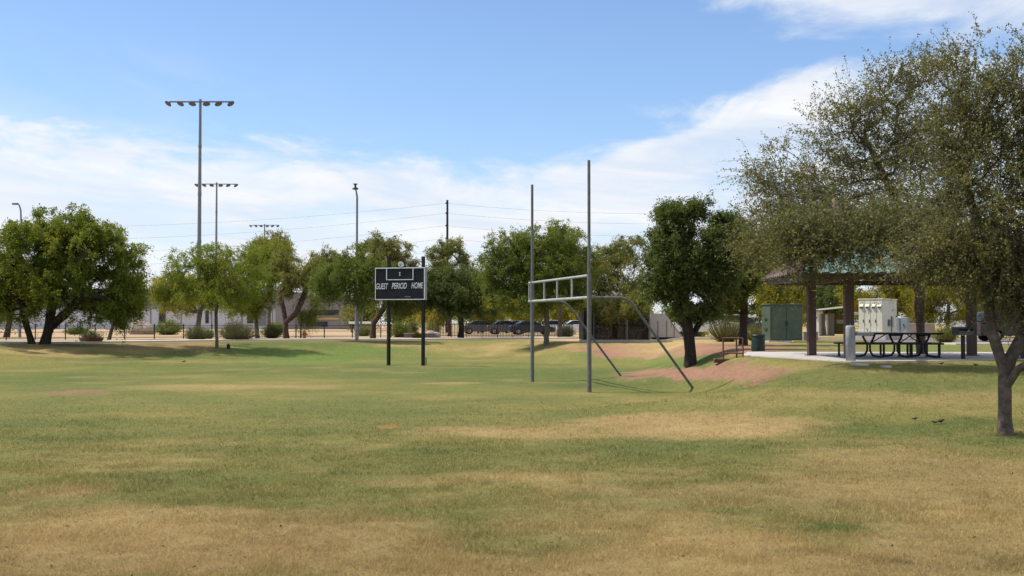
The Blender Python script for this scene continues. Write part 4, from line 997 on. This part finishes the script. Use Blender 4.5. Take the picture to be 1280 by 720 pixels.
# ------------------------------------------------------------------ grill
gG = Vector((at(1203.5,404,36.5).x, 36.5, 1.12)); root = empty('barbecue_grill', tuple(gG), .15, 'black park barbecue grill on a single post', 'barbecue grill')
b = MB(); b.box((0,0,.36), (.10,.10,.74), 0, .01); b.build('post', M['black_metal'], root)
b = MB(); w, d, h, t_ = .50, .38, .25, .02
b.box((0,0,.75), (w,d,t_)); b.box((0,d/2,.86), (w,t_,.25)); 
for s in (-1, 1): b.box((s*w/2,0,.86), (t_,d-.03,.24))
b.box((0,-d/2,.80), (w,t_,.13)); b.build('firebox', M['grill'], root)
b = MB()
for i in range(12): b.tube([(-w/2+.03,-d/2+.02+i*.03,.94), (w/2-.03,-d/2+.02+i*.03,.94)], .006, 5)
b.tube([(-w/2,-d/2,.94), (w/2,-d/2,.94)], .012, 6); b.build('grate', M['grill'], root)
b = MB(); b.tube([(w/2-.06,-d/2-.12,.95), (w/2-.06,-d/2,.94)], .012, 6); b.tube([(-w/2+.06,-d/2-.12,.95), (-w/2+.06,-d/2,.94)], .012, 6); b.build('handle', M['grill'], root)

# ------------------------------------------------------------------ cream cabinet on its pad
Yc = 75.0; k = Yc/F; corner = at(1103.5,404,Yc); zg = gz(corner.x, Yc); zb_ = at(0,415.8,Yc).z; zt_ = at(0,374.3,Yc).z
al = math.radians(38)    # front turned to the left
root = empty('electrical_cabinet', (corner.x, Yc, zg), -al, 'tall cream electrical cabinet with four hooded doors on a concrete pad', 'electrical cabinet')
wf = 28.5*k/math.cos(al)*.86; df = 20*k/math.sin(al)*1.5; hb = zb_-zg; h = zt_-zb_
# local frame: front face spans x in [-wf,0] at y=0, side face spans y in [0,df] at x=0
b = MB(); b.box((-wf/2, df/2, hb/2-.05), (wf+.5, df+.5, hb+.1)); b.build('pad', M['concrete'], root)
b = MB(); b.box((-wf/2, df/2, hb+h/2), (wf, df, h), 0, .015); body = b.build('body', M['cream_side'], root)
b = MB(); b.box((-wf/2, df/2, hb+h+.03), (wf+.10, df+.10, .06), 0, .01); b.build('roof', M['cream'], root)
dw = wf/4
for i in range(4):
    xx = -wf+dw*(i+.5)
    b = MB(); b.box((xx, -.02, hb+h*.49), (dw-.03, .03, h*.93), 0, .008); dr = b.build('door', M['cream'], root)
    b = MB(); zz = hb+h*.80; b.add([(xx-dw*.32,-.035,zz+.12), (xx+dw*.32,-.035,zz+.12), (xx+dw*.32,-.16,zz-.02), (xx-dw*.32,-.16,zz-.02), (xx-dw*.32,-.035,zz-.04), (xx+dw*.32,-.035,zz-.04)],
        [(0,3,2,1), (3,4,5,2), (0,4,3), (1,2,5), (0,1,5,4)]); b.build('vent_hood', M['cream'], dr)
    b = MB(); b.box((xx, -.045, zz-.10), (dw*.55,.02,.05)); b.build('vent', M['cab_dark'], dr)
    if i < 3: b = MB(); b.box((-wf+dw*(i+1)-.06, -.05, hb+h*.36), (.05,.05,.16), 0, .008); b.tube([(-wf+dw*(i+1)-.06,-.09,hb+h*.34), (-wf+dw*(i+1)-.06,-.09,hb+h*.30)], .02, 6); b.build('handle', M['cab_dark'], dr)
b = MB(); b.box((.05, df*.42, hb+h*.30), (.10,.34,.42), 0, .01); b.build('meter_box', M['steel'], root)
b = MB(); b.box((.05, df*.70, hb+h*.34), (.10,.22,.62), 0, .01); b.build('conduit_box', M['cream_side'], root)
b = MB(); b.tube([(.05,df*.58,hb+h*.02), (.05,df*.58,hb+h*.5)], .03, 8); b.build('conduit', M['steel'], root)
b = MB(); b.tube([(-.3, df*.2, hb+h), (-.3, df*.2, hb+h+.55)], .012, 6); b.build('antenna', M['steel'], root)

# small grey green cabinet right behind it
Y2 = 80; p = at(1127,404,Y2); zg2 = gz(p.x, Y2)
root = empty('utility_box', (p.x, Y2, zg2), -.5, 'small grey green utility box beside the cream cabinet', 'utility box')
b = MB(); b.box((0,0,.2), (1.3,1.0,.5), 0, .02); b.build('pad', M['concrete'], root)
b = MB(); b.box((0,0,.95), (.9,.7,1.0), 0, .02); b.build('body', M['board_side'], root)
b = MB(); b.box((-.05,-.36,.95), (.03,.02,.85)); b.box((.2,-.37,.95), (.06,.04,.14)); b.build('door_seam', M['cab_dark'], root)

# ------------------------------------------------------------------ green cabinet
Yc = 69; k = Yc/F; corner = at(962.5,404,Yc); zg = gz(corner.x, Yc); h = at(0,381.5,Yc).z-zg; al = math.radians(13)
root = empty('utility_cabinet', (corner.x, Yc, zg), al, 'big green utility cabinet with double doors left of the shelter post', 'utility cabinet')
wf = 43*k/math.cos(al); df = 1.15
b = MB(); b.box((wf/2, df/2, h/2), (wf, df, h+.06), 0, .015); b.build('body', M['cab_green'], root)
b = MB(); b.box((wf/2, df/2, h+.05), (wf+.12, df+.12, .06), 0, .01); b.build('roof', M['cab_green'], root)
for s in (0, 1):
    b = MB(); b.box((wf*(.27+.46*s), -.018, h*.5), (wf*.44, .03, h*.88), 0, .008); d = b.build('door', M['cab_green'], root)
    b = MB(); b.tube([(wf*(.47+.06*s), -.06, h*.42), (wf*(.47+.06*s), -.06, h*.58)], .018, 6); b.box((wf*(.47+.06*s), -.04, h*.5), (.05,.05,.08)); b.build('handle', M['cab_dark'], d)
for zz in (.35, .62):
    b = MB(); b.box((-.03, df*.45, h*zz), (.05,.3,.12), 0, .01); b.build('louvre', M['cab_dark'], root)
b = MB(); b.box((wf/2, df/2, .02), (wf+.3, df+.3, .12)); b.build('pad', M['concrete'], root)
Ya = 95; p = at(989.5,404,Ya); zg = gz(p.x, Ya)
root = empty('antenna_post', (p.x, Ya, zg), 0, 'thin white post rising behind the green utility cabinet', 'post')
b = MB(); b.tube([(0,0,-.1), (0,0,at(0,366,Ya).z-zg)], [.06,.03], 8); b.build('pole', M['shade_white'], root)
b = MB(); b.cyl((0,0,at(0,384,Ya).z-zg-.1), .11, .35, 8); b.build('collar', M['steel'], root)

# ------------------------------------------------------------------ white shed with tarp
Ys = 98; a = at(1018.5,404,Ys).x; c = at(1058,404,Ys).x; zg = gz(a, Ys); h = at(0,389,Ys).z-zg; w = c-a
root = empty('storage_shed', (a, Ys, zg), -.45, 'small white shed with sloping white roof and olive tarp seen through the shelter', 'shed')
b = MB(); b.box((.16,.8,h/2), (.34,1.6,h)); b.build('side_wall', M['shade_white'], root)
b = MB(); b.box((.85,1.3,h*.46), (.95,.3,h*.9)); b.build('block_wall', M['wall_taupe'], root)
b = MB(); b.box((w*.68,1.5,h*.46), (w*.56,.12,h*.78), 0, .02); b.build('tarp', M['tarp'], root)
b = MB(); b.tube([(w*.36,.1,h*.86), (w*.37,.05,h*.5), (w*.38,.1,h*.05)], [.10,.13,.05], 8); b.build('curtain', M['trailer'], root)
b = MB(); b.add([(-.3,-.2,h), (w+.7,-.2,h+.38), (w+.7,3.4,h+.45), (-.3,3.4,h+.1), (-.3,-.2,h+.12), (w+.7,-.2,h+.50), (w+.7,3.4,h+.57), (-.3,3.4,h+.22)], [(3,2,1,0), (4,5,6,7), (0,1,5,4), (1,2,6,5), (2,3,7,6), (3,0,4,7)]); b.build('roof', M['shade_white'], root)
b = MB(); b.box((w-.05,.4,h*.5), (.14,.14,h)); b.build('post', M['steel_white'], root)
b = MB(); b.box((w*.68,1.42,h*.58), (.55,.03,.32)); b.build('notice_board', M['steel_white'], root)
# low block walls
def lowwall(label, x0, x1, y0, y1, Y, m):
    a = at(x0,404,Y).x; c = at(x1,404,Y).x; zb = gz(a, Y); zt = at(0,y0,Y).z
    t = empty('block_wall', ((a+c)/2, Y, zb), 0, label, 'wall')
    b = MB(); b.box((0,0,(zt-zb)/2-.1), (c-a,.22,zt-zb+.2)); b.build('wall_body', m, t)
    b = MB(); b.box((0,0,zt-zb+.02), (c-a+.06,.28,.05), 0, .01); b.build('coping', M['concrete'], t)
lowwall('low grey block wall between green cabinet and shelter post', 1004, 1022, 415.5, 428, 71, M['adobe'])
lowwall('pinkish low block wall seen under the shelter right of the cream cabinet', 1128, 1168, 405, 424, 87, M['adobe'])
lowwall('taupe low wall behind the bushes beneath the scoreboard', 505, 545, 417, 420, 97, M['wall_taupe'])

# long white carport roofs far behind on the right
def carport(label, x0, x1, py, Y):
    a = at(x0,404,Y).x; c = at(x1,404,Y).x; zg = gz(a, Y); h = at(0,py,Y).z-zg; w = c-a
    t = empty('carport', ((a+c)/2, Y, zg), 0, label, 'carport', 'white roofed carports beyond the trees')
    b = MB(); b.box((0,2.5,h), (w,5.5,.28), 0, .03); b.build('roof', M['shade_white'], t)
    n = max(2, int(w/4)+1)
    for i in range(n): b = MB(); b.box((-w/2+.3+(w-.6)*i/(n-1),.4,h/2), (.16,.16,h)); b.build('post', M['steel'], t)
carport('white roofed carport seen left of the green cabinet', 868, 945, 395, 125)
carport('white roofed carport glimpsed either side of the front shelter post', 1045, 1085, 392, 128)
carport('white roofed carport glimpsed right of the cream cabinet', 1112, 1146, 386, 122)
carport('white roofed carport glimpsed between the white trunks and the curved trunk', 436, 468, 403.5, 150)

# ------------------------------------------------------------------ vehicles
def car(label, px, Y, rz, paint, kind, cat):
    x = at(px,404,Y).x; zg = gz(x, Y); H0 = .032
    root = empty({'suv':'sport_utility_vehicle','car':'parked_car','van':'parked_van','truck':'pickup_truck'}[kind], (x, Y, zg+H0), rz, label, cat, 'cars parked beyond the field')
    L_, W_ = {'suv':(4.9,1.95),'car':(4.6,1.8),'van':(5.2,2.0),'truck':(5.6,2.0)}[kind]
    lo = {'suv':[(-1,.45),(-.985,.75),(-.97,1.02),(-.6,1.10),(.55,1.12),(.93,.98),(.985,.8),(1,.5),(.97,.33),(-.97,.33)],
          'car':[(-1,.42),(-.99,.8),(-.93,.92),(-.55,.95),(.45,.93),(.9,.78),(.98,.62),(1,.4),(.97,.27),(-.97,.27)],
          'van':[(-1,.45),(-1,.9),(-.99,1.2),(-.5,1.2),(.6,1.15),(.93,1.0),(.99,.8),(1,.45),(.97,.32),(-.97,.32)],
          'truck':[(-1,.5),(-.99,.8),(-.98,1.08),(-.2,1.1),(.5,1.14),(.94,1.05),(.99,.85),(1,.5),(.97,.38),(-.97,.38)]}[kind]
    hi = {'suv':[(-.93,1.08),(-.80,1.68),(-.68,1.78),(.05,1.78),(.22,1.70),(.50,1.12)],
          'car':[(-.72,.94),(-.48,1.32),(-.35,1.42),(.0,1.43),(.12,1.38),(.42,.93)],
          'van':[(-.98,1.2),(-.93,1.95),(-.85,2.05),(.35,2.05),(.48,1.95),(.72,1.14)],
          'truck':[(-.28,1.10),(-.22,1.62),(-.12,1.74),(.15,1.74),(.24,1.68),(.48,1.14)]}[kind]
    def loft(poly, ws, name, m, par, sh=0):
        b = MB(); P = [(p[0]*L_/2, p[1]) for p in poly]; n = len(P); V = []
        cz = sum(p[1] for p in P)/n; cxx = sum(p[0] for p in P)/n
        for (yy, sc) in ws:
            for (a_, z_) in P: V.append((cxx+(a_-cxx)*sc, yy*W_/2*(1-sh*max(0, (z_-cz))), cz+(z_-cz)*sc))
        K = len(ws); Fc = [(i*n+j, i*n+(j+1)%n, (i+1)*n+(j+1)%n, (i+1)*n+j) for i in range(K-1) for j in range(n)]
        Fc += [tuple(range(n))[::-1], tuple((K-1)*n+j for j in range(n))]
        b.add(V, Fc); return b.build(name, m, par)
    body = loft(lo, [(-1,.955), (-.93,1), (.93,1), (1,.955)], 'body', M['car_'+paint], root)
    cab = loft(hi, [(-.90,.94), (-.84,1), (.84,1), (.90,.94)], 'cabin', M['car_'+paint], root, .25)
    zc = sum(p[1] for p in hi)/len(hi); 
    win = [(p[0]*.86+.0-.02*0, zc+(p[1]-zc)*.74+.03) for p in hi]
    w_ = loft(win, [(-.925,1), (.925,1)], 'window', M['glass_dark'], cab, .22)
    wsx = [(p[0]*1.012, zc+(p[1]-zc)*.80+.02) for p in hi]; loft(wsx, [(-.76,1), (.76,1)], 'windscreen', M['glass_dark'], cab, .1)
    wr = .36 if kind != 'car' else .33
    for sx in (-.62, .62):
        for sy in (-1, 1):
            b = MB(); yy = sy*(W_/2-.12); b.tube([(sx*L_/2, yy-.12, wr), (sx*L_/2, yy+.125, wr)], wr, 20); wh = b.build('wheel', M['tyre'], root)
            b = MB(); b.tube([(sx*L_/2, yy+sy*.118, wr), (sx*L_/2, yy+sy*.14, wr)], [wr*.62, wr*.55], 14); b.build('rim', M['rim'], wh)
    for sy in (-1, 1):
        b = MB(); b.box((L_/2*.985, sy*W_*.36, .78 if kind != 'car' else .64), (.08,.38,.14), 0, .02); b.build('headlight', M['lamp_glass'], root)
        b = MB(); b.box((-L_/2*.992, sy*W_*.42, .85), (.06,.16,.28), 0, .02); b.build('tail_light', M['car_red'], root)
    if kind == 'truck':
        b = MB(); b.box((-L_/2*.62, 0, 1.06), (L_*.34, W_*.8, .12)); b.build('bed', M['black_metal'], root)
    return root
car('black sport utility vehicle parked on the road behind the forked grey trunk', 1270, 70, 0, 'black', 'suv', 'car')
car('silver van parked higher behind the black sport utility vehicle', 1294, 92, .1, 'silver', 'van', 'van')
car('grey car behind the left part of the picket fence', 603, 124, .12, 'grey', 'car', 'car')
car('grey car behind the middle of the picket fence', 634, 124, .1, 'grey', 'car', 'car')
car('navy car behind the far goal upright', 664, 119, .15, 'navy', 'car', 'car')
car('white car right of the straight grey elm trunk', 696, 128, .0, 'white', 'car', 'car')
car('silver car in the second row between the grey and navy cars', 649, 138, .0, 'silver', 'car', 'car')
car('white car in the second row left of the middle grey car', 618, 142, .0, 'white', 'car', 'car')
car('white car behind the screened enclosure, left of its edge', 724, 122, .1, 'white', 'car', 'car')
car('white pickup truck between the two oak trunks', 880, 92, .1, 'white', 'truck', 'pickup truck')
car('dark car behind the olive bushes under the carport', 925, 110, -.05, 'black', 'suv', 'car')
car('white van far behind the low pinkish wall', 1215, 118, .1, 'white', 'van', 'van')

# ------------------------------------------------------------------ birds on the grass
def bird(label, px, py, s, rz):
    g = ground(px, py); root = empty('blackbird', (g.x, g.y, g.z+.01), rz, label, 'bird', 'small black birds foraging on the grass')
    b = MB(); st = [(-.20,.006,.085), (-.13,.014,.080), (-.07,.034,.078), (-.01,.046,.082), (.045,.040,.095), (.075,.026,.115), (.10,.026,.128), (.125,.020,.125), (.138,.005,.118)]
    b.tube([(x*s,0,z*s) for x, r, z in st], [r*s for x, r, z in st], 12)
    for sy in (-1, 1): b.tube([(0,sy*.018*s,.05*s), (.0,sy*.018*s,-.01)], .004*s, 5)
    b.build('body', M['bird'], root)
    b = MB(); b.tube([(.132*s,0,.12*s), (.165*s,0,.11*s)], [.006*s,.001], 6); b.build('beak', M['beak'], root)
bird('black bird nearest the front shade tree trunk, largest of its pair', 1176.5, 530, .62, .4)
bird('black bird with lowered head just left of the largest bird', 1168, 530.5, .45, 2.8)
bird('black bird standing apart, leftmost on the front slope', 1144, 526, .45, .2)
bird('small black bird on the upper slope below the grill', 1219.5, 458.5, .55, 3.4)
bird('small black bird on the upper slope below the table end', 1177, 456.5, .5, .1)
bird('small black bird on the lawn at the foot of the far left slope', 230, 453.5, .8, .1)
g = ground(285.5, 436); b = MB(); b.box((0,0,.12), (.22,.2,.26), .2, .03); b.cyl((0,0,.25), .07, .06, 8); tag(b.build('valve_box', M['dark_steel'], None, tuple(g)), 'tiny dark valve box on the slope right of the young tree trunk', 'valve box')

# ------------------------------------------------------------------ sun and sky
sun_to = Vector((-.96, .14, 0)).normalized(); EL = math.radians(57)
sd = Vector((sun_to.x*math.cos(EL), sun_to.y*math.cos(EL), math.sin(EL)))
ld = bpy.data.lights.new('sun', 'SUN'); ld.energy = 3.6; ld.angle = math.radians(1.0); ld.color = (1, .94, .84)
lo = bpy.data.objects.new('sun', ld); COL.objects.link(lo); lo.rotation_euler = sd.to_track_quat('Z', 'Y').to_euler(); lo.location = (-40, 10, 60)

w = bpy.data.worlds.new('World'); SC.world = w; w.use_nodes = True; nt = w.node_tree; nt.nodes.clear(); L = nt.links.new
out = nt.nodes.new('ShaderNodeOutputWorld'); bg = nt.nodes.new('ShaderNodeBackground'); L(bg.outputs[0], out.inputs[0]); bg.inputs[1].default_value = .10
sk = N(nt, 'ShaderNodeTexSky'); sk.sky_type = 'NISHITA'; sk.sun_disc = False; sk.sun_elevation = EL
sk.sun_rotation = math.atan2(sun_to.x, sun_to.y) % (2*PI); sk.air_density = 1.0; sk.dust_density = .6; sk.ozone_density = 2.0; sk.altitude = 300
tc = N(nt, 'ShaderNodeTexCoord'); sp = N(nt, 'ShaderNodeSeparateXYZ'); L(tc.outputs['Generated'], sp.inputs[0])
X_, Y_, Z_ = sp.outputs
az = math_(nt, 'ARCTAN2', X_, Y_); hyp = math_(nt, 'SQRT', math_(nt, 'ADD', math_(nt, 'MULTIPLY', X_, X_), math_(nt, 'MULTIPLY', Y_, Y_))); el = math_(nt, 'DIVIDE', Z_, math_(nt, 'MAXIMUM', hyp, .001))
def curve(pts, lo, hi, vmax):
    """pts: (az value, elevation value); returns elevation as a function of azimuth"""
    n = N(nt, 'ShaderNodeFloatCurve'); u = math_(nt, 'DIVIDE', math_(nt, 'SUBTRACT', az, lo), hi-lo, clamp=True); L(u, n.inputs['Value'])
    c = n.mapping.curves[0]
    while len(c.points) > 2: c.points.remove(c.points[1])
    P = [((a-lo)/(hi-lo), v/vmax) for a, v in pts]; c.points[0].location = P[0]; c.points[-1].location = P[-1]
    for p in P[1:-1]: c.points.new(*p)
    n.mapping.update(); return math_(nt, 'MULTIPLY', n.outputs[0], vmax)
A_ = lambda px: math.atan((px-640)/F); E_ = lambda py: (404-py)/F
b1 = curve([(-.75,.14), (A_(0),E_(188)), (A_(90),E_(186)), (A_(170),E_(195)), (A_(300),E_(190)), (A_(420),E_(205)), (A_(520),E_(202)), (A_(600),E_(222)), (A_(680),E_(200)), (A_(760),E_(182)), (A_(840),E_(160)), (A_(930),E_(128)), (A_(1000),E_(108)), (A_(1070),E_(92)), (A_(1150),E_(95)), (A_(1280),E_(110)), (.75,.16)], -.75, .75, .4)
b2 = curve([(-.75,.9), (A_(640),.55), (A_(860),E_(-25)), (A_(930),E_(8)), (A_(1010),E_(28)), (A_(1080),E_(45)), (A_(1150),E_(60)), (A_(1280),E_(70)), (.75,.22)], -.75, .75, 1.0)
pl = N(nt, 'ShaderNodeCombineXYZ'); zz = math_(nt, 'ADD', math_(nt, 'MAXIMUM', el, 0), .10)
L(math_(nt, 'DIVIDE', math_(nt, 'MULTIPLY', az, 1.0), zz), pl.inputs[0]); L(math_(nt, 'DIVIDE', 1.0, zz), pl.inputs[1])
mp = N(nt, 'ShaderNodeMapping'); mp.inputs['Scale'].default_value = (1.5, .85, 1); mp.inputs['Rotation'].default_value = (0, 0, .35); L(pl.outputs[0], mp.inputs[0])
n1 = N(nt, 'ShaderNodeTexNoise', i_Scale=1.4, i_Detail=9.0, i_Roughness=.58, i_Distortion=.6); L(mp.outputs[0], n1.inputs['Vector'])
cv = N(nt, 'ShaderNodeCombineXYZ'); L(az, cv.inputs[0]); L(math_(nt, 'MULTIPLY', el, 2.6), cv.inputs[1])
n2 = N(nt, 'ShaderNodeTexNoise', i_Scale=9.0, i_Detail=8.0, i_Roughness=.6, i_Distortion=.4); L(cv.outputs[0], n2.inputs['Vector'])
nn = math_(nt, 'ADD', math_(nt, 'MULTIPLY', math_(nt, 'SUBTRACT', n1.outputs[0], .5), .085), math_(nt, 'MULTIPLY', math_(nt, 'SUBTRACT', n2.outputs[0], .5), .085))
def band(d, soft):
    m_ = N(nt, 'ShaderNodeMapRange'); m_.interpolation_type = 'SMOOTHSTEP'; L(d, m_.inputs[0]); m_.inputs[1].default_value = -soft; m_.inputs[2].default_value = soft; return m_.outputs[0]
m1 = band(math_(nt, 'ADD', math_(nt, 'SUBTRACT', b1, el), nn), .017)
m2 = band(math_(nt, 'ADD', math_(nt, 'SUBTRACT', el, b2), nn), .022)
# wisps high on the left
wl = math_(nt, 'MULTIPLY', band(math_(nt, 'ADD', math_(nt, 'SUBTRACT', n1.outputs[0], .50), 0), .16), .20)
wz = band(math_(nt, 'SUBTRACT', A_(330), az), .16); wm = math_(nt, 'MULTIPLY', wl, math_(nt, 'MULTIPLY', wz, band(math_(nt, 'SUBTRACT', E_(80), el), .03)))
mk = math_(nt, 'MAXIMUM', m1, m2); mk = math_(nt, 'MAXIMUM', mk, wm)
# density inside the band lets some blue through
th = N(nt, 'ShaderNodeMapRange'); L(n1.outputs[0], th.inputs[0]); th.inputs[1].default_value = .36; th.inputs[2].default_value = .56; th.inputs[3].default_value = .58; th.inputs[4].default_value = .97
mk = math_(nt, 'MULTIPLY', mk, th.outputs[0])
c3 = N(nt, 'ShaderNodeCombineXYZ'); L(math_(nt, 'MULTIPLY', az, 2.2), c3.inputs[0]); L(math_(nt, 'ADD', math_(nt, 'MULTIPLY', el, 17.0), math_(nt, 'MULTIPLY', az, 1.6)), c3.inputs[1])
n3 = N(nt, 'ShaderNodeTexNoise', i_Scale=1.7, i_Detail=7.0, i_Roughness=.55, i_Distortion=.5); L(c3.outputs[0], n3.inputs['Vector'])
r3 = N(nt, 'ShaderNodeMapRange'); L(n3.outputs[0], r3.inputs[0]); r3.inputs[1].default_value = .34; r3.inputs[2].default_value = .52; r3.inputs[3].default_value = .76
mk = math_(nt, 'MULTIPLY', mk, r3.outputs[0])
r4 = N(nt, 'ShaderNodeMapRange'); L(n3.outputs[0], r4.inputs[0]); r4.inputs[1].default_value = .40; r4.inputs[2].default_value = .62
cc = mixc(nt, r4.outputs[0], (5.6,5.95,6.6), (6.9,6.95,7.05))
skc = mixc(nt, 1.0, sk.outputs[0], (.99,1.07,1.20), 'MULTIPLY')
L(mixc(nt, mk, skc, cc), bg.inputs[0])

# ------------------------------------------------------------------ camera and output
cd = bpy.data.cameras.new('camera'); cam = bpy.data.objects.new('camera', cd); COL.objects.link(cam)
cam.location = (0, 0, CAMZ); cam.rotation_euler = (PI/2+TH, 0, 0)
cd.sensor_width = 36; cd.lens = 36*F/1280; cd.clip_end = 5000; cd.clip_start = .1
cd.dof.use_dof = True; cd.dof.focus_distance = 42; cd.dof.aperture_fstop = 3.5
SC.camera = cam
SC.view_settings.view_transform = 'Standard'; SC.view_settings.look = 'None'; SC.view_settings.exposure = .52; SC.view_settings.gamma = 1; SC.view_settings.use_curve_mapping = False
SC.render.resolution_x, SC.render.resolution_y = 1024, 576
SC.cycles.max_bounces = 6; SC.cycles.transparent_max_bounces = 8; SC.cycles.use_denoising = True
